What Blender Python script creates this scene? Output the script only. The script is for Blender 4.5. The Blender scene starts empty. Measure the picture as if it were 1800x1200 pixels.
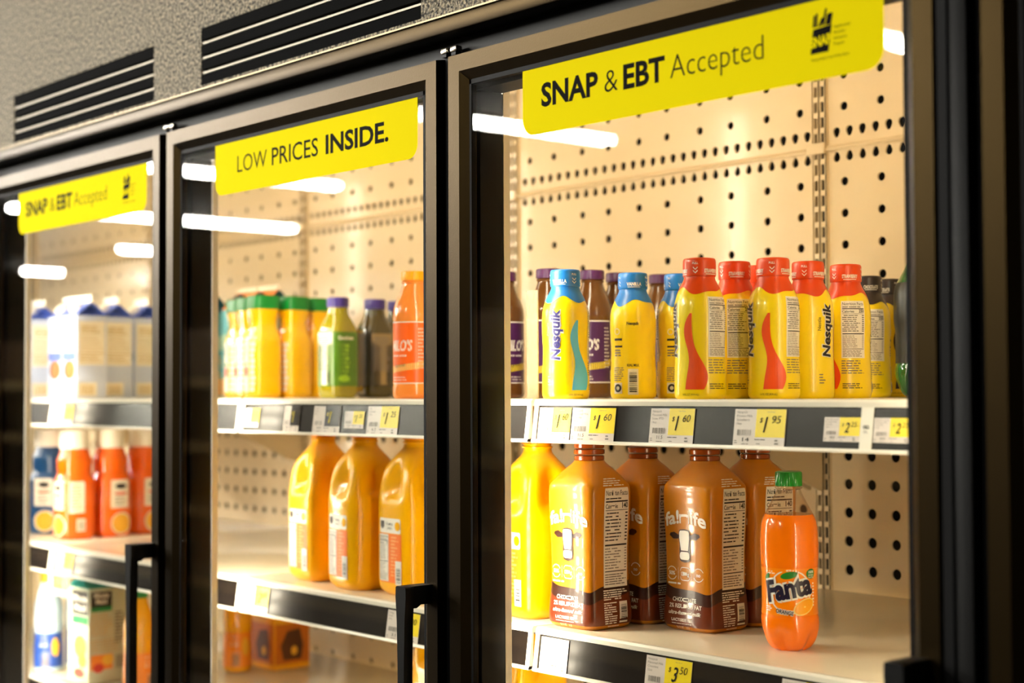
import bpy, bmesh, math, random
from mathutils import Vector, Matrix
random.seed(7)
SC = bpy.context.scene
COL = SC.collection
PI = math.pi

# ------------------------------------------------------------------ camera
cam_data = bpy.data.cameras.new('camera')
cam_data.sensor_fit = 'HORIZONTAL'; cam_data.sensor_width = 36.0; cam_data.lens = 54.486
cam_data.clip_start = 0.05; cam_data.clip_end = 60
cam_data.dof.use_dof = True; cam_data.dof.focus_distance = 2.02; cam_data.dof.aperture_fstop = 3.2
cam = bpy.data.objects.new('camera', cam_data); COL.objects.link(cam)
_yaw, _pit, _rol = math.radians(49.3329394), math.radians(1.86154768), math.radians(0.24530199)
_R = Vector((math.cos(_yaw), math.sin(_yaw), 0)); _F = Vector((-math.sin(_yaw), math.cos(_yaw), 0)); _Z = Vector((0, 0, 1))
_fw = _F*math.cos(_pit) + _Z*math.sin(_pit); _up = -_F*math.sin(_pit) + _Z*math.cos(_pit)
_c, _s = math.cos(_rol), math.sin(_rol)
_x = _c*_R - _s*_up; _y = _s*_R + _c*_up
cam.matrix_world = Matrix(((_x.x, _y.x, -_fw.x, 1.59080649), (_x.y, _y.y, -_fw.y, -1.24831148), (_x.z, _y.z, -_fw.z, 1.40), (0, 0, 0, 1)))
SC.camera = cam

# ------------------------------------------------------------------ world, exposure
w = bpy.data.worlds.new('world'); SC.world = w; w.use_nodes = True
w.node_tree.nodes['Background'].inputs[0].default_value = (1.0, .92, .8, 1)
w.node_tree.nodes['Background'].inputs[1].default_value = 0.003
SC.view_settings.view_transform = 'Standard'; SC.view_settings.look = 'None'
SC.view_settings.gamma = 1; SC.view_settings.use_curve_mapping = False
SC.view_settings.exposure = 2.0
LED_POWER = 30.0        # emission of the cooler's LED diodes
LED_END = 34.0          # the strip on the end frame
LAMP_POWER = 68.0       # emission of the store's ceiling tubes
try:
    SC.cycles.use_denoising = True
    SC.cycles.max_bounces = 10; SC.cycles.transparent_max_bounces = 16
    SC.cycles.sample_clamp_indirect = 6.0
    SC.cycles.caustics_reflective = False; SC.cycles.caustics_refractive = False
except Exception:
    pass

# ------------------------------------------------------------------ materials
MATS = {}
def lin(c):
    return tuple(((v/255)/12.92 if v/255 <= .04045 else ((v/255+.055)/1.055)**2.4) for v in c)
def M(name, rgb, rough=.45, metal=0, spec=.5, coat=0, sss=0, emit=0, bump=None, alpha_var=None):
    """procedural principled material; rgb are 0-255 sRGB; bump=(scale, strength)"""
    if name in MATS: return MATS[name]
    m = bpy.data.materials.new(name); m.use_nodes = True; MATS[name] = m
    nt = m.node_tree; b = nt.nodes['Principled BSDF']; c = lin(rgb)
    b.inputs['Base Color'].default_value = (*c, 1); b.inputs['Roughness'].default_value = rough
    b.inputs['Metallic'].default_value = metal; b.inputs['Specular IOR Level'].default_value = spec
    b.inputs['Coat Weight'].default_value = coat; b.inputs['Coat Roughness'].default_value = .06
    if sss:
        b.inputs['Subsurface Weight'].default_value = sss
        b.inputs['Subsurface Radius'].default_value = (1.0, .55, .2); b.inputs['Subsurface Scale'].default_value = .02
    if emit:
        b.inputs['Emission Color'].default_value = (*c, 1); b.inputs['Emission Strength'].default_value = emit
    if alpha_var:   # slight colour mottling (scale, amount)
        tc = nt.nodes.new('ShaderNodeTexCoord'); n = nt.nodes.new('ShaderNodeTexNoise'); n.inputs['Scale'].default_value = alpha_var[0]
        n.inputs['Detail'].default_value = 4
        r = nt.nodes.new('ShaderNodeMapRange'); r.inputs['To Min'].default_value = 1-alpha_var[1]; r.inputs['To Max'].default_value = 1+alpha_var[1]
        x = nt.nodes.new('ShaderNodeVectorMath'); x.operation = 'SCALE'; x.inputs[0].default_value = c
        nt.links.new(tc.outputs['Object'], n.inputs['Vector']); nt.links.new(n.outputs['Fac'], r.inputs['Value'])
        nt.links.new(r.outputs[0], x.inputs['Scale']); nt.links.new(x.outputs[0], b.inputs['Base Color'])
    if bump:
        tc = nt.nodes.new('ShaderNodeTexCoord'); n = nt.nodes.new('ShaderNodeTexNoise'); n.inputs['Scale'].default_value = bump[0]
        n.inputs['Detail'].default_value = 3
        bp = nt.nodes.new('ShaderNodeBump'); bp.inputs['Strength'].default_value = bump[1]; bp.inputs['Distance'].default_value = bump[2] if len(bump) > 2 else .002
        nt.links.new(tc.outputs['Object'], n.inputs['Vector']); nt.links.new(n.outputs['Fac'], bp.inputs['Height'])
        nt.links.new(bp.outputs['Normal'], b.inputs['Normal'])
    return m
def M_emit(name, rgb, strength):
    m = bpy.data.materials.new(name); m.use_nodes = True; nt = m.node_tree
    nt.nodes.remove(nt.nodes['Principled BSDF']); e = nt.nodes.new('ShaderNodeEmission')
    e.inputs[0].default_value = (*lin(rgb), 1); e.inputs[1].default_value = strength
    nt.links.new(e.outputs[0], nt.nodes['Material Output'].inputs[0]); MATS[name] = m
    return m
def M_glass(name, tint=(255, 255, 255), rough=.0, fac=1.0, base=0.0):
    """thin clear sheet: passes light straight through, mirrors by Fresnel"""
    m = bpy.data.materials.new(name); m.use_nodes = True; nt = m.node_tree
    nt.nodes.remove(nt.nodes['Principled BSDF'])
    t = nt.nodes.new('ShaderNodeBsdfTransparent'); t.inputs[0].default_value = (*lin(tint), 1)
    g = nt.nodes.new('ShaderNodeBsdfGlossy'); g.inputs['Roughness'].default_value = rough
    ge = nt.nodes.new('ShaderNodeNewGeometry'); dt = nt.nodes.new('ShaderNodeVectorMath'); dt.operation = 'DOT_PRODUCT'
    nt.links.new(ge.outputs['Normal'], dt.inputs[0]); nt.links.new(ge.outputs['Incoming'], dt.inputs[1])
    ab = nt.nodes.new('ShaderNodeMath'); ab.operation = 'ABSOLUTE'; nt.links.new(dt.outputs['Value'], ab.inputs[0])
    om = nt.nodes.new('ShaderNodeMath'); om.operation = 'SUBTRACT'; om.inputs[0].default_value = 1; nt.links.new(ab.outputs[0], om.inputs[1])
    f = nt.nodes.new('ShaderNodeMath'); f.operation = 'POWER'; f.inputs[1].default_value = 5; nt.links.new(om.outputs[0], f.inputs[0])
    k = nt.nodes.new('ShaderNodeMath'); k.operation = 'MULTIPLY_ADD'; k.inputs[1].default_value = .96*fac; k.inputs[2].default_value = .04*fac+base
    mx = nt.nodes.new('ShaderNodeMixShader')
    nt.links.new(f.outputs[0], k.inputs[0]); nt.links.new(k.outputs[0], mx.inputs[0])
    nt.links.new(t.outputs[0], mx.inputs[1]); nt.links.new(g.outputs[0], mx.inputs[2])
    nt.links.new(mx.outputs[0], nt.nodes['Material Output'].inputs[0]); MATS[name] = m
    return m

BLACK = M('black_frame', (5, 5, 4), .5, spec=.15, bump=(900, .25, .0006))
BRONZE = M('dark_bronze_metal', (46, 36, 19), .36, metal=1.0, bump=(700, .2, .0006))
RUBBER = M('black_rubber', (5, 5, 5), .6, spec=.12)
DARK = M('shade_black', (7, 7, 7), .9)  # near-black that stands for shade behind the holes and in the unlit bay
PANEL = M('almond_enamel', (228, 209, 174), .28, spec=.5, coat=.35, alpha_var=(3, .03))
WHITE = M('white_enamel', (236, 230, 216), .3)
SHELF = M('shelf_enamel', (226, 214, 190), .17, alpha_var=(9, .05))
INSERT = M('dark_label_channel', (24, 18, 15), .24, spec=.24, alpha_var=(60, .25), bump=(260, .12, .0006))
PAPER = M('tag_paper', (226, 214, 206), .32, spec=.5)
TAGYEL = M('tag_yellow', (250, 222, 0), .32, spec=.4)
INK = M('black_ink', (14, 12, 12), .5, spec=.12)
GREYINK = M('grey_ink', (120, 112, 105), .5)
SIGN = M('sign_yellow', (255, 236, 0), .7, spec=.02)
SIGNINK = M('sign_ink', (9, 8, 4), .7, spec=.05)
GLASS = M_glass('pane_glass', (250, 250, 246), .0, 1.0, 0.0)
CLEAR = M_glass('clear_plastic', (250, 244, 232), .03, 1.0, .04)
LED = M_emit('led_diode', (255, 242, 220), LED_POWER)
LEDEND = M_emit('led_diode_end', (255, 238, 208), LED_END)
LENS = M_emit('led_lens', (255, 242, 220), 3.3)          # frosted cover over the diodes
LENSEND = M_emit('led_lens_end', (255, 240, 214), 3.7)
TUBE = M_emit('fluorescent_tube', (255, 250, 240), LAMP_POWER)

# ------------------------------------------------------------------ helpers
def tag(o, label=None, cat=None, group=None, kind=None):
    if label: o['label'] = label
    if cat: o['category'] = cat
    if group: o['group'] = group
    if kind: o['kind'] = kind
    return o
def empty(name, loc=(0, 0, 0), rz=0):
    o = bpy.data.objects.new(name, None); o.empty_display_size = .05
    o.location = loc; o.rotation_euler = (0, 0, rz); COL.objects.link(o); return o
class MB:
    def __init__(s): s.v = []; s.f = []; s.m = []; s.mats = []
    def mi(s, mat):
        if mat not in s.mats: s.mats.append(mat)
        return s.mats.index(mat)
    def add(s, vs, fs, mat):
        b = len(s.v); i = s.mi(mat); s.v += [tuple(p) for p in vs]
        for f in fs: s.f.append(tuple(b+k for k in f)); s.m.append(i)
    def box(s, x0, y0, z0, x1, y1, z1, mat, bev=0):
        if bev <= 0:
            vs = [(x0, y0, z0), (x1, y0, z0), (x1, y1, z0), (x0, y1, z0), (x0, y0, z1), (x1, y0, z1), (x1, y1, z1), (x0, y1, z1)]
            s.add(vs, [(0, 3, 2, 1), (4, 5, 6, 7), (0, 1, 5, 4), (1, 2, 6, 5), (2, 3, 7, 6), (3, 0, 4, 7)], mat); return
        bm = bmesh.new(); bmesh.ops.create_cube(bm, size=1)
        for v in bm.verts: v.co = Vector(((x0+x1)/2+v.co.x*(x1-x0), (y0+y1)/2+v.co.y*(y1-y0), (z0+z1)/2+v.co.z*(z1-z0)))
        bmesh.ops.bevel(bm, geom=bm.edges[:], offset=bev, segments=2, affect='EDGES', profile=.5)
        s.bm(bm, mat)
    def bm(s, bm, mat):
        bm.verts.index_update(); s.add([v.co[:] for v in bm.verts], [[v.index for v in f.verts] for f in bm.faces], mat); bm.free()
    def prism(s, pts, axis, a0, a1, mat):
        """extrude a closed 2D outline; axis 'x': pts are (y,z); 'y': (x,z); 'z': (x,y)"""
        n = len(pts)
        def P(p, a): return (a, p[0], p[1]) if axis == 'x' else ((p[0], a, p[1]) if axis == 'y' else (p[0], p[1], a))
        vs = [P(p, a0) for p in pts] + [P(p, a1) for p in pts]
        fs = [tuple(range(n))[::-1], tuple(range(n, 2*n))] + [(i, (i+1) % n, n+(i+1) % n, n+i) for i in range(n)]
        s.add(vs, fs, mat)
    def build(s, name, parent=None, smooth=None, loc=None):
        me = bpy.data.meshes.new(name); me.from_pydata(s.v, [], s.f)
        for m in s.mats: me.materials.append(m)
        me.polygons.foreach_set('material_index', s.m)
        if smooth is not None:
            me.polygons.foreach_set('use_smooth', [True]*len(s.f))
            me.set_sharp_from_angle(angle=math.radians(smooth))
        me.update()
        bm = bmesh.new(); bm.from_mesh(me); bmesh.ops.recalc_face_normals(bm, faces=bm.faces[:]); bm.to_mesh(me); bm.free()
        o = bpy.data.objects.new(name, me); COL.objects.link(o)
        if parent is not None: o.parent = parent
        if loc is not None: o.location = loc
        return o
def copy_tree(o, parent=None):
    c = o.copy(); COL.objects.link(c); c.parent = parent
    for ch in list(o.children): copy_tree(ch, c)
    return c

# ---- lofted bodies: keys (z, a, b, n, pinch, lobes) ; a,b half widths, n superellipse power
class Loft:
    def __init__(s, keys, steps=56):
        s.k = [tuple(k) + (0,)*(6-len(k)) for k in keys]; s.k = [(k[0], k[1], (k[2] or k[1]), (k[3] or 2.0), k[4], k[5]) for k in s.k]
        s.z = [k[0] for k in s.k]
        zs = set()
        for a, b in zip(s.z[:-1], s.z[1:]):
            n = max(1, int(round(steps*(b-a)/(s.z[-1]-s.z[0]))))
            for i in range(n): zs.add(round(a+(b-a)*i/n, 6))
        zs.add(s.z[-1]); s.levels = sorted(zs)
        s.tan = []
        n = len(s.k)
        for c in range(1, 6):
            d = [(s.k[i+1][c]-s.k[i][c])/max(1e-9, s.z[i+1]-s.z[i]) for i in range(n-1)]
            t = [d[0]] + [0 if d[i-1]*d[i] <= 0 else 2*d[i-1]*d[i]/(d[i-1]+d[i]) for i in range(1, n-1)] + [d[-1]]
            s.tan.append(t)
    def sec(s, z):
        z = min(max(z, s.z[0]), s.z[-1]); i = 0
        while i < len(s.z)-2 and z > s.z[i+1]: i += 1
        h = s.z[i+1]-s.z[i]; u = (z-s.z[i])/h
        h00 = 2*u**3-3*u*u+1; h10 = u**3-2*u*u+u; h01 = -2*u**3+3*u*u; h11 = u**3-u*u
        return [h00*s.k[i][c]+h10*h*s.tan[c-1][i]+h01*s.k[i+1][c]+h11*h*s.tan[c-1][i+1] for c in range(1, 6)]
    def pt(s, th, z, eps=0):
        a, b, n, p, l = s.sec(z); c, q = math.cos(th), math.sin(th); e = 2/n
        x = (a+eps)*math.copysign(abs(c)**e, c); y = (b+eps)*math.copysign(abs(q)**e, q)
        if p:
            t = math.atan2(y, x); k = 1-p*math.cos(2*t)**2; x *= k; y *= k
        if l: k = 1-l*(.5+.5*math.cos(5*th))**2; x *= k; y *= k
        return (x, y, z)
    def thetas(s, seg):
        return [2*PI*i/seg for i in range(seg)]
    def mesh(s, mb, mat, seg=56, zr=None, cap=True):
        lv = s.levels if zr is None else sorted({zr[0], zr[1]} | {z for z in s.levels if zr[0] < z < zr[1]})
        th = s.thetas(seg); vs = [s.pt(t, z) for z in lv for t in th]; fs = []
        for j in range(len(lv)-1):
            for i in range(seg): fs.append((j*seg+i, j*seg+(i+1) % seg, (j+1)*seg+(i+1) % seg, (j+1)*seg+i))
        if cap: fs += [tuple(range(seg))[::-1], tuple((len(lv)-1)*seg+i for i in range(seg))]
        mb.add(vs, fs, mat)
    def band(s, mb, mat, zlo, zhi, t0=0, t1=2*PI, eps=.0005, nt=64, nz=10):
        """a printed sleeve lying on the surface between two heights (numbers or functions of angle)"""
        L = zlo if callable(zlo) else (lambda t: zlo); H = zhi if callable(zhi) else (lambda t: zhi)
        vs = []; fs = []
        for j in range(nz+1):
            for i in range(nt+1):
                t = t0+(t1-t0)*i/nt; z = L(t)+(H(t)-L(t))*j/nz; vs.append(s.pt(t, z, eps))
        for j in range(nz):
            for i in range(nt): fs.append((j*(nt+1)+i, j*(nt+1)+i+1, (j+1)*(nt+1)+i+1, (j+1)*(nt+1)+i))
        mb.add(vs, fs, mat)
    def mapper(s, th0, zref):
        """(s along the girth, z) -> surface point; s = 0 at angle th0"""
        N = 720; arc = [0.0]; prev = None; ths = [th0-PI+2*PI*i/N for i in range(N+1)]
        for t in ths:
            p = s.pt(t, zref)
            if prev: arc.append(arc[-1]+math.hypot(p[0]-prev[0], p[1]-prev[1]))
            prev = p
        mid = arc[N//2]
        def f(u, z, eps):
            u = min(max(u+mid, 0), arc[-1]-1e-9); lo, hi = 0, N
            while hi-lo > 1:
                m = (lo+hi)//2
                if arc[m] <= u: lo = m
                else: hi = m
            k = (u-arc[lo])/max(1e-12, arc[hi]-arc[lo]); return s.pt(ths[lo]+(ths[hi]-ths[lo])*k, z, eps)
        return f
def flat_mapper(o, ux, uz):
    o, ux, uz = Vector(o), Vector(ux).normalized(), Vector(uz).normalized(); n = ux.cross(uz)
    return lambda u, z, eps: tuple(o+ux*u+uz*z+n*eps)

# ---- flat print: text, bars, shapes, mapped on to a surface
_TXT = {}
def text_geo(body, bold=0.0, shear=0.0):
    k = (body, bold, shear)
    if k in _TXT: return _TXT[k]
    cu = bpy.data.curves.new('glyphs', 'FONT'); cu.body = body; cu.size = 1; cu.offset = bold; cu.shear = shear
    cu.resolution_u = 3; cu.fill_mode = 'FRONT'
    o = bpy.data.objects.new('glyphs', cu); COL.objects.link(o)
    dg = bpy.context.evaluated_depsgraph_get(); dg.update()
    me = bpy.data.meshes.new_from_object(o.evaluated_get(dg))
    vs = [(v.co.x, v.co.y) for v in me.vertices]; fs = [tuple(p.vertices) for p in me.polygons]
    bpy.data.objects.remove(o); bpy.data.curves.remove(cu); bpy.data.meshes.remove(me)
    _TXT[k] = (vs, fs); return _TXT[k]
_cap = text_geo('H'); CAPH = max(v[1] for v in _cap[0])
class Print:
    def __init__(s): s.items = []
    def raw(s, mat, vs, fs, layer=1): vs and s.items.append((mat, vs, fs, layer))
    def rect(s, mat, x0, z0, x1, z1, layer=1): s.raw(mat, [(x0, z0), (x1, z0), (x1, z1), (x0, z1)], [(0, 1, 2, 3)], layer)
    def poly(s, mat, pts, layer=1): s.raw(mat, pts, [tuple(range(len(pts)))], layer)
    def rrect(s, mat, x0, z0, x1, z1, r, layer=1):
        p = []
        for cx, cz, a in ((x1-r, z0+r, -90), (x1-r, z1-r, 0), (x0+r, z1-r, 90), (x0+r, z0+r, 180)):
            for i in range(6):
                t = math.radians(a+18*i); p.append((cx+r*math.cos(t), cz+r*math.sin(t)))
        s.poly(mat, p, layer)
    def ell(s, mat, cx, cz, rx, rz, layer=1, rot=0, n=28):
        c, q = math.cos(math.radians(rot)), math.sin(math.radians(rot))
        s.poly(mat, [(cx+c*rx*math.cos(t)-q*rz*math.sin(t), cz+q*rx*math.cos(t)+c*rz*math.sin(t)) for t in [2*PI*i/n for i in range(n)]], layer)
    def ring(s, mat, cx, cz, r, w, layer=1, a0=0, a1=360, n=36, sx=1):
        vs = []; fs = []
        for i in range(n+1):
            t = math.radians(a0+(a1-a0)*i/n)
            for q in (r-w/2, r+w/2): vs.append((cx+sx*q*math.cos(t), cz+q*math.sin(t)))
        for i in range(n): fs.append((2*i, 2*i+1, 2*i+3, 2*i+2))
        s.raw(mat, vs, fs, layer)
    def text(s, mat, body, x, z, h, w=None, bold=0.0, shear=0.0, rot=0, align='l', layer=2, arc=None):
        if not body.strip(): return
        vs, fs = text_geo(body, bold, shear); k = h/CAPH
        x0 = min(v[0] for v in vs); x1 = max(v[0] for v in vs); kx = k if w is None else w/(x1-x0)
        W = (x1-x0)*kx; off = {'l': 0, 'c': -W/2, 'r': -W}[align]; c, q = math.cos(math.radians(rot)), math.sin(math.radians(rot))
        out = []
        for a, b in vs:
            u = (a-x0)*kx+off; v = b*k
            if arc: v += arc*(1-(2*(u-off)/W-1)**2)
            out.append((x+c*u-q*v, z+q*u+c*v))
        s.raw(mat, out, fs, layer)
    def lines(s, mat, x0, z0, x1, z1, n, fill=.55, layer=2, seed=1):
        r = random.Random(seed); p = (z1-z0)/n; vs = []; fs = []
        for i in range(n):
            zc = z1-(i+.5)*p; x = x0; xe = x0+(x1-x0)*r.uniform(.7, 1.0)
            while x < xe:
                L = min(r.uniform(1.2, 4.0)*p, xe-x)
                if L > .3*p:
                    b = len(vs); vs += [(x, zc-p*fill/2), (x+L, zc-p*fill/2), (x+L, zc+p*fill/2), (x, zc+p*fill/2)]; fs.append((b, b+1, b+2, b+3))
                x += L+p*.45
        s.raw(mat, vs, fs, layer)
    def bars(s, mat, x0, z0, x1, z1, n=22, layer=2, seed=3, horiz=False):
        r = random.Random(seed); vs = []; fs = []
        ws = [r.choice((1, 1, 2, 3)) for _ in range(n*2)]; T = sum(ws); p = 0
        for i, wd in enumerate(ws):
            if i % 2 == 0:
                a, c = p/T, (p+wd)/T; b = len(vs)
                if horiz: vs += [(x0, z0+(z1-z0)*a), (x1, z0+(z1-z0)*a), (x1, z0+(z1-z0)*c), (x0, z0+(z1-z0)*c)]
                else: vs += [(x0+(x1-x0)*a, z0), (x0+(x1-x0)*c, z0), (x0+(x1-x0)*c, z1), (x0+(x1-x0)*a, z1)]
                fs.append((b, b+1, b+2, b+3))
            p += wd
        s.raw(mat, vs, fs, layer)
    def facts(s, x0, z0, x1, z1, cal, bg, ink, layer=1, seed=5):
        """a printed nutrition table"""
        W, H = x1-x0, z1-z0; s.rect(bg, x0, z0, x1, z1, layer); a, b = x0+.05*W, x1-.05*W; L = layer+1
        s.text(ink, 'Nutrition Facts', a, z1-.075*H, .05*H, b-a, .004, layer=L)
        s.lines(ink, a, z1-.125*H, b, z1-.09*H, 1, .35, L, seed)
        s.rect(ink, a, z1-.145*H, b, z1-.13*H, L)
        s.text(ink, 'Calories', a, z1-.205*H, .042*H, (b-a)*.52, .015, layer=L)
        s.text(ink, cal, b, z1-.205*H, .052*H, (b-a)*.26, .03, layer=L, align='r')
        s.rect(ink, a, z1-.228*H, b, z1-.222*H, L)
        for i in range(9):
            z = z1-(.255+.034*i)*H; s.lines(ink, a+(.0 if i % 3 else .06*W), z-.012*H, a+.72*W, z+.012*H, 1, .5, L, seed+i); s.rect(ink, b-.1*W, z-.007*H, b, z+.007*H, L)
        s.rect(ink, a, z1-.585*H, b, z1-.568*H, L)
        for i in range(8):
            z = z1-(.612+.028*i)*H; s.lines(GREYINK, a, z-.01*H, a+.66*W, z+.01*H, 1, .5, L, seed+20+i); s.rect(GREYINK, b-.09*W, z-.005*H, b, z+.005*H, L)
        s.rect(ink, a, z1-.845*H, b, z1-.835*H, L)
        s.lines(GREYINK, a, z0+.02*H, b, z0+.14*H, 5, .45, L, seed+50)
    def build(s, name, mapper, parent=None, ds=None, dz=None, step=.00025):
        mb = MB()
        for mat, vs, fs, layer in s.items:
            if ds or dz:
                bm = bmesh.new(); bv = [bm.verts.new((a, b, 0)) for a, b in vs]
                for f in fs:
                    try: bm.faces.new([bv[i] for i in f])
                    except ValueError: pass
                for d, ax in ((ds, 0), (dz, 1)):
                    if not d: continue
                    lo = min(v[ax] for v in vs); hi = max(v[ax] for v in vs); k = math.floor(lo/d)+1
                    while k*d < hi-1e-6:
                        co = [0, 0, 0]; no = [0, 0, 0]; co[ax] = k*d; no[ax] = 1
                        bmesh.ops.bisect_plane(bm, geom=bm.verts[:]+bm.edges[:]+bm.faces[:], plane_co=co, plane_no=no); k += 1
                bm.verts.index_update()
                V = [mapper(v.co.x, v.co.y, layer*step) for v in bm.verts]; Fq = [[v.index for v in f.verts] for f in bm.faces]; bm.free()
            else:
                V = [mapper(a, b, layer*step) for a, b in vs]; Fq = fs
            mb.add(V, Fq, mat)
        me = bpy.data.meshes.new(name); me.from_pydata(mb.v, [], mb.f)
        for m in mb.mats: me.materials.append(m)
        me.polygons.foreach_set('material_index', mb.m); me.update()
        o = bpy.data.objects.new(name, me); COL.objects.link(o)
        if parent is not None: o.parent = parent
        return o
def loft_obj(name, keys, mat, parent, seg=56, steps=56, smooth=40, zr=None):
    L = Loft(keys, steps); mb = MB(); L.mesh(mb, mat, seg, zr); o = mb.build(name, parent, smooth); return L, o
def screw_cap(name, r, z0, z1, mat, parent, ridges=36, depth=.0006):
    mb = MB(); seg = ridges*2; lv = [(z0, r), (z1-.0025, r), (z1-.0008, r-.0008), (z1, r-.003)]; vs = []; fs = []
    for j, (z, q) in enumerate(lv):
        for i in range(seg):
            rr = q-(depth if (i % 2 and j < 2) else 0); t = 2*PI*i/seg; vs.append((rr*math.cos(t), rr*math.sin(t), z))
    for j in range(3):
        for i in range(seg): fs.append((j*seg+i, j*seg+(i+1) % seg, (j+1)*seg+(i+1) % seg, (j+1)*seg+i))
    fs += [tuple(range(seg))[::-1], tuple(3*seg+i for i in range(seg))]; mb.add(vs, fs, mat); return mb.build(name, parent, 35)
def place(root, x, y, z, rz=0.0): root.location = (x, y, z); root.rotation_euler = (0, 0, math.radians(rz)); return root

P = .762            # door pitch
S1, S2, S3 = 1.390, 1.083, .800
YB = .765           # face of the back panels
YR = .147           # face of the shelf rails

# ------------------------------------------------------------------ setting: floor, ceiling, walls
def slab(name, x0, y0, z0, x1, y1, z1, mat):
    mb = MB(); mb.box(x0, y0, z0, x1, y1, z1, mat); return tag(mb.build(name), kind='structure')
FLOORM = M('vinyl_floor', (70, 63, 54), .35, alpha_var=(2, .12))
CEILM = M('ceiling_tile', (58, 52, 42), .9)
WALLM = M('store_wall', (40, 34, 27), .8)
SOFFIT = M('speckled_plaster', (168, 156, 128), .36, bump=(230, 1.0, .010))
def speckle(m, scale):      # light and dark grains of the textured coating
    nt = m.node_tree; b = nt.nodes['Principled BSDF']; tc = nt.nodes.new('ShaderNodeTexCoord'); n = nt.nodes.new('ShaderNodeTexNoise'); n.inputs['Scale'].default_value = scale
    n.inputs['Detail'].default_value = 2; r = nt.nodes.new('ShaderNodeValToRGB'); e = r.color_ramp.elements
    e[0].position = .40; e[0].color = (*lin((44, 39, 30)), 1); e[1].position = .62; e[1].color = (*lin((226, 210, 176)), 1)
    nt.links.new(tc.outputs['Object'], n.inputs['Vector']); nt.links.new(n.outputs['Fac'], r.inputs['Fac']); nt.links.new(r.outputs['Color'], b.inputs['Base Color'])
speckle(SOFFIT, 210)
slab('floor', -24, -13, -.1, 6, 1.6, 0, FLOORM)
slab('ceiling', -24, -13, 2.95, 6, 1.6, 3.05, CEILM)
slab('wall_front', -24, -13.2, 0, 6, -13, 2.95, WALLM)
slab('wall_left', -24.2, -13, 0, -24, 1.6, 2.95, WALLM)
slab('wall_right', 6, -13, 0, 6.2, 1.6, 2.95, WALLM)
slab('wall_back', -24, 1.2, 0, 6, 1.4, 2.95, WALLM)

# soffit above the cooler, with three openings for the vents
VENTS = [(-1.3787-.0, -.795), (-.634, -.0458), (.13, .716)]
def soffit():
    mb = MB(); xs = [-4.0]
    for a, b in VENTS: xs += [a, b]
    xs.append(2.2)
    for i in range(0, len(xs), 2): mb.box(xs[i], .0, 1.889, xs[i+1], .05, 2.95, SOFFIT)
    for a, b in VENTS:
        mb.box(a, .0, 1.992, b, .05, 2.95, SOFFIT); mb.box(a, .0, 1.889, b, .05, 1.8985, SOFFIT)
    return tag(mb.build('wall_soffit'), kind='structure')
soffit()
SLATM = M('dusty_slat_metal', (226, 212, 184), .5)
VB = M('vent_black', (3, 3, 3), .8, spec=.04)
VL = ['slatted black air vent above the left cooler door', 'slatted black air vent above the middle cooler door', 'slatted black air vent above the right cooler door']
for (a, b), lab in zip(VENTS, VL):
    t = tag(empty('air_vent', ((a+b)/2, .02, 1.8985)), lab, 'vent', 'air vents above the cooler doors'); h = (b-a)/2
    mb = MB(); mb.box(-h+.0005, .024, .0005, h-.0005, .0295, .093, VB)
    mb.build('vent_backing', t)
    for k in range(3):
        z = .0205+.0243*k; mb = MB()
        mb.prism([(.004, z+.004), (-.018, z-.0015), (-.018, z+.0015), (.004, z+.007)], 'x', -h+.001, h-.001, SLATM); mb.build('slat', t)
    for k in range(4):
        z = [.0005, .0258, .0501, .0744][k]; z1 = [.0165, .0405, .065, .0930][k]; mb = MB(); mb.box(-h+.001, -.0195, z, h-.001, -.005, z1, VB); mb.build('louvre_bar', t)

# ------------------------------------------------------------------ the cooler cabinet
case = tag(empty('refrigerated_display_case', (-.37, .4, 0)), 'black framed glass door refrigerated display case built into the wall', 'cooler')
def part(mb, name, smooth=None):
    o = mb.build(name, None, smooth); o.parent = case; o.matrix_parent_inverse = Matrix.Translation((.37, -.4, 0)); return o
case_parts = []
X0C, X1C = -3.06, 2.0
mb = MB(); mb.box(X0C, -.012, 1.8655, X1C, .05, 1.8885, BRONZE, .002); part(mb, 'header_trim', 35)
mb = MB(); mb.box(X0C, -.0155, 1.8862, X1C, -.012, 1.8885, M('trim_lip', (120, 106, 80), .4, metal=.8)); part(mb, 'header_lip')
mb = MB(); mb.box(X0C, .022, 1.8405, X1C, .05, 1.8655, BLACK); part(mb, 'header_recess')
mb = MB(); mb.box(X0C, .03, 1.795, .80, .0725, 1.8405, BLACK); part(mb, 'inner_header')
for k in range(-3, 1):
    x = k*P; mb = MB(); mb.box(x-.036, .034, .1, x+.036, .074, 1.795, BLACK, .002); mb.box(x-.009, .012, .1, x+.0082, .034, 1.84, RUBBER); part(mb, 'mullion', 35)
    for s in (-1, 1):       # a strip of diodes on each back corner
        mb = MB(); mb.box(x+s*.0145-.0138, .0741, .3, x+s*.0145+.0138, .079, 2.04, LENS); mb.box(x+s*.0352-.0008, .0741, .3, x+s*.0352+.0008, .0850, 2.04, WHITE)
        n = 74
        for i in range(n):
            z = .32+i*(1.70/(n-1)); mb.box(x+s*.0185-.004, .079, z-.0055, x+s*.0185+.004, .0808, z+.0055, LED)
        part(mb, 'led_strip')
mb = MB(); mb.box(.7185, .034, .1, .80, .074, 1.795, BLACK, .002); mb.box(.7514, .002, .1, .7618, .03, 1.8655, RUBBER); mb.box(.7618, .004, .1, .7819, .034, 1.8655, BLACK, .002); mb.box(.7819, .02, .1, .7969, .034, 1.8655, RUBBER)
part(mb, 'end_frame', 35)
mb = MB(); mb.box(.7195, .0741, .3, .7495, .079, 2.04, LENSEND)
for i in range(62):
    z = .32+i*(1.46/61); mb.box(.7305, .079, z-.0055, .7385, .0808, z+.0055, LEDEND)
part(mb, 'led_strip')
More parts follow.
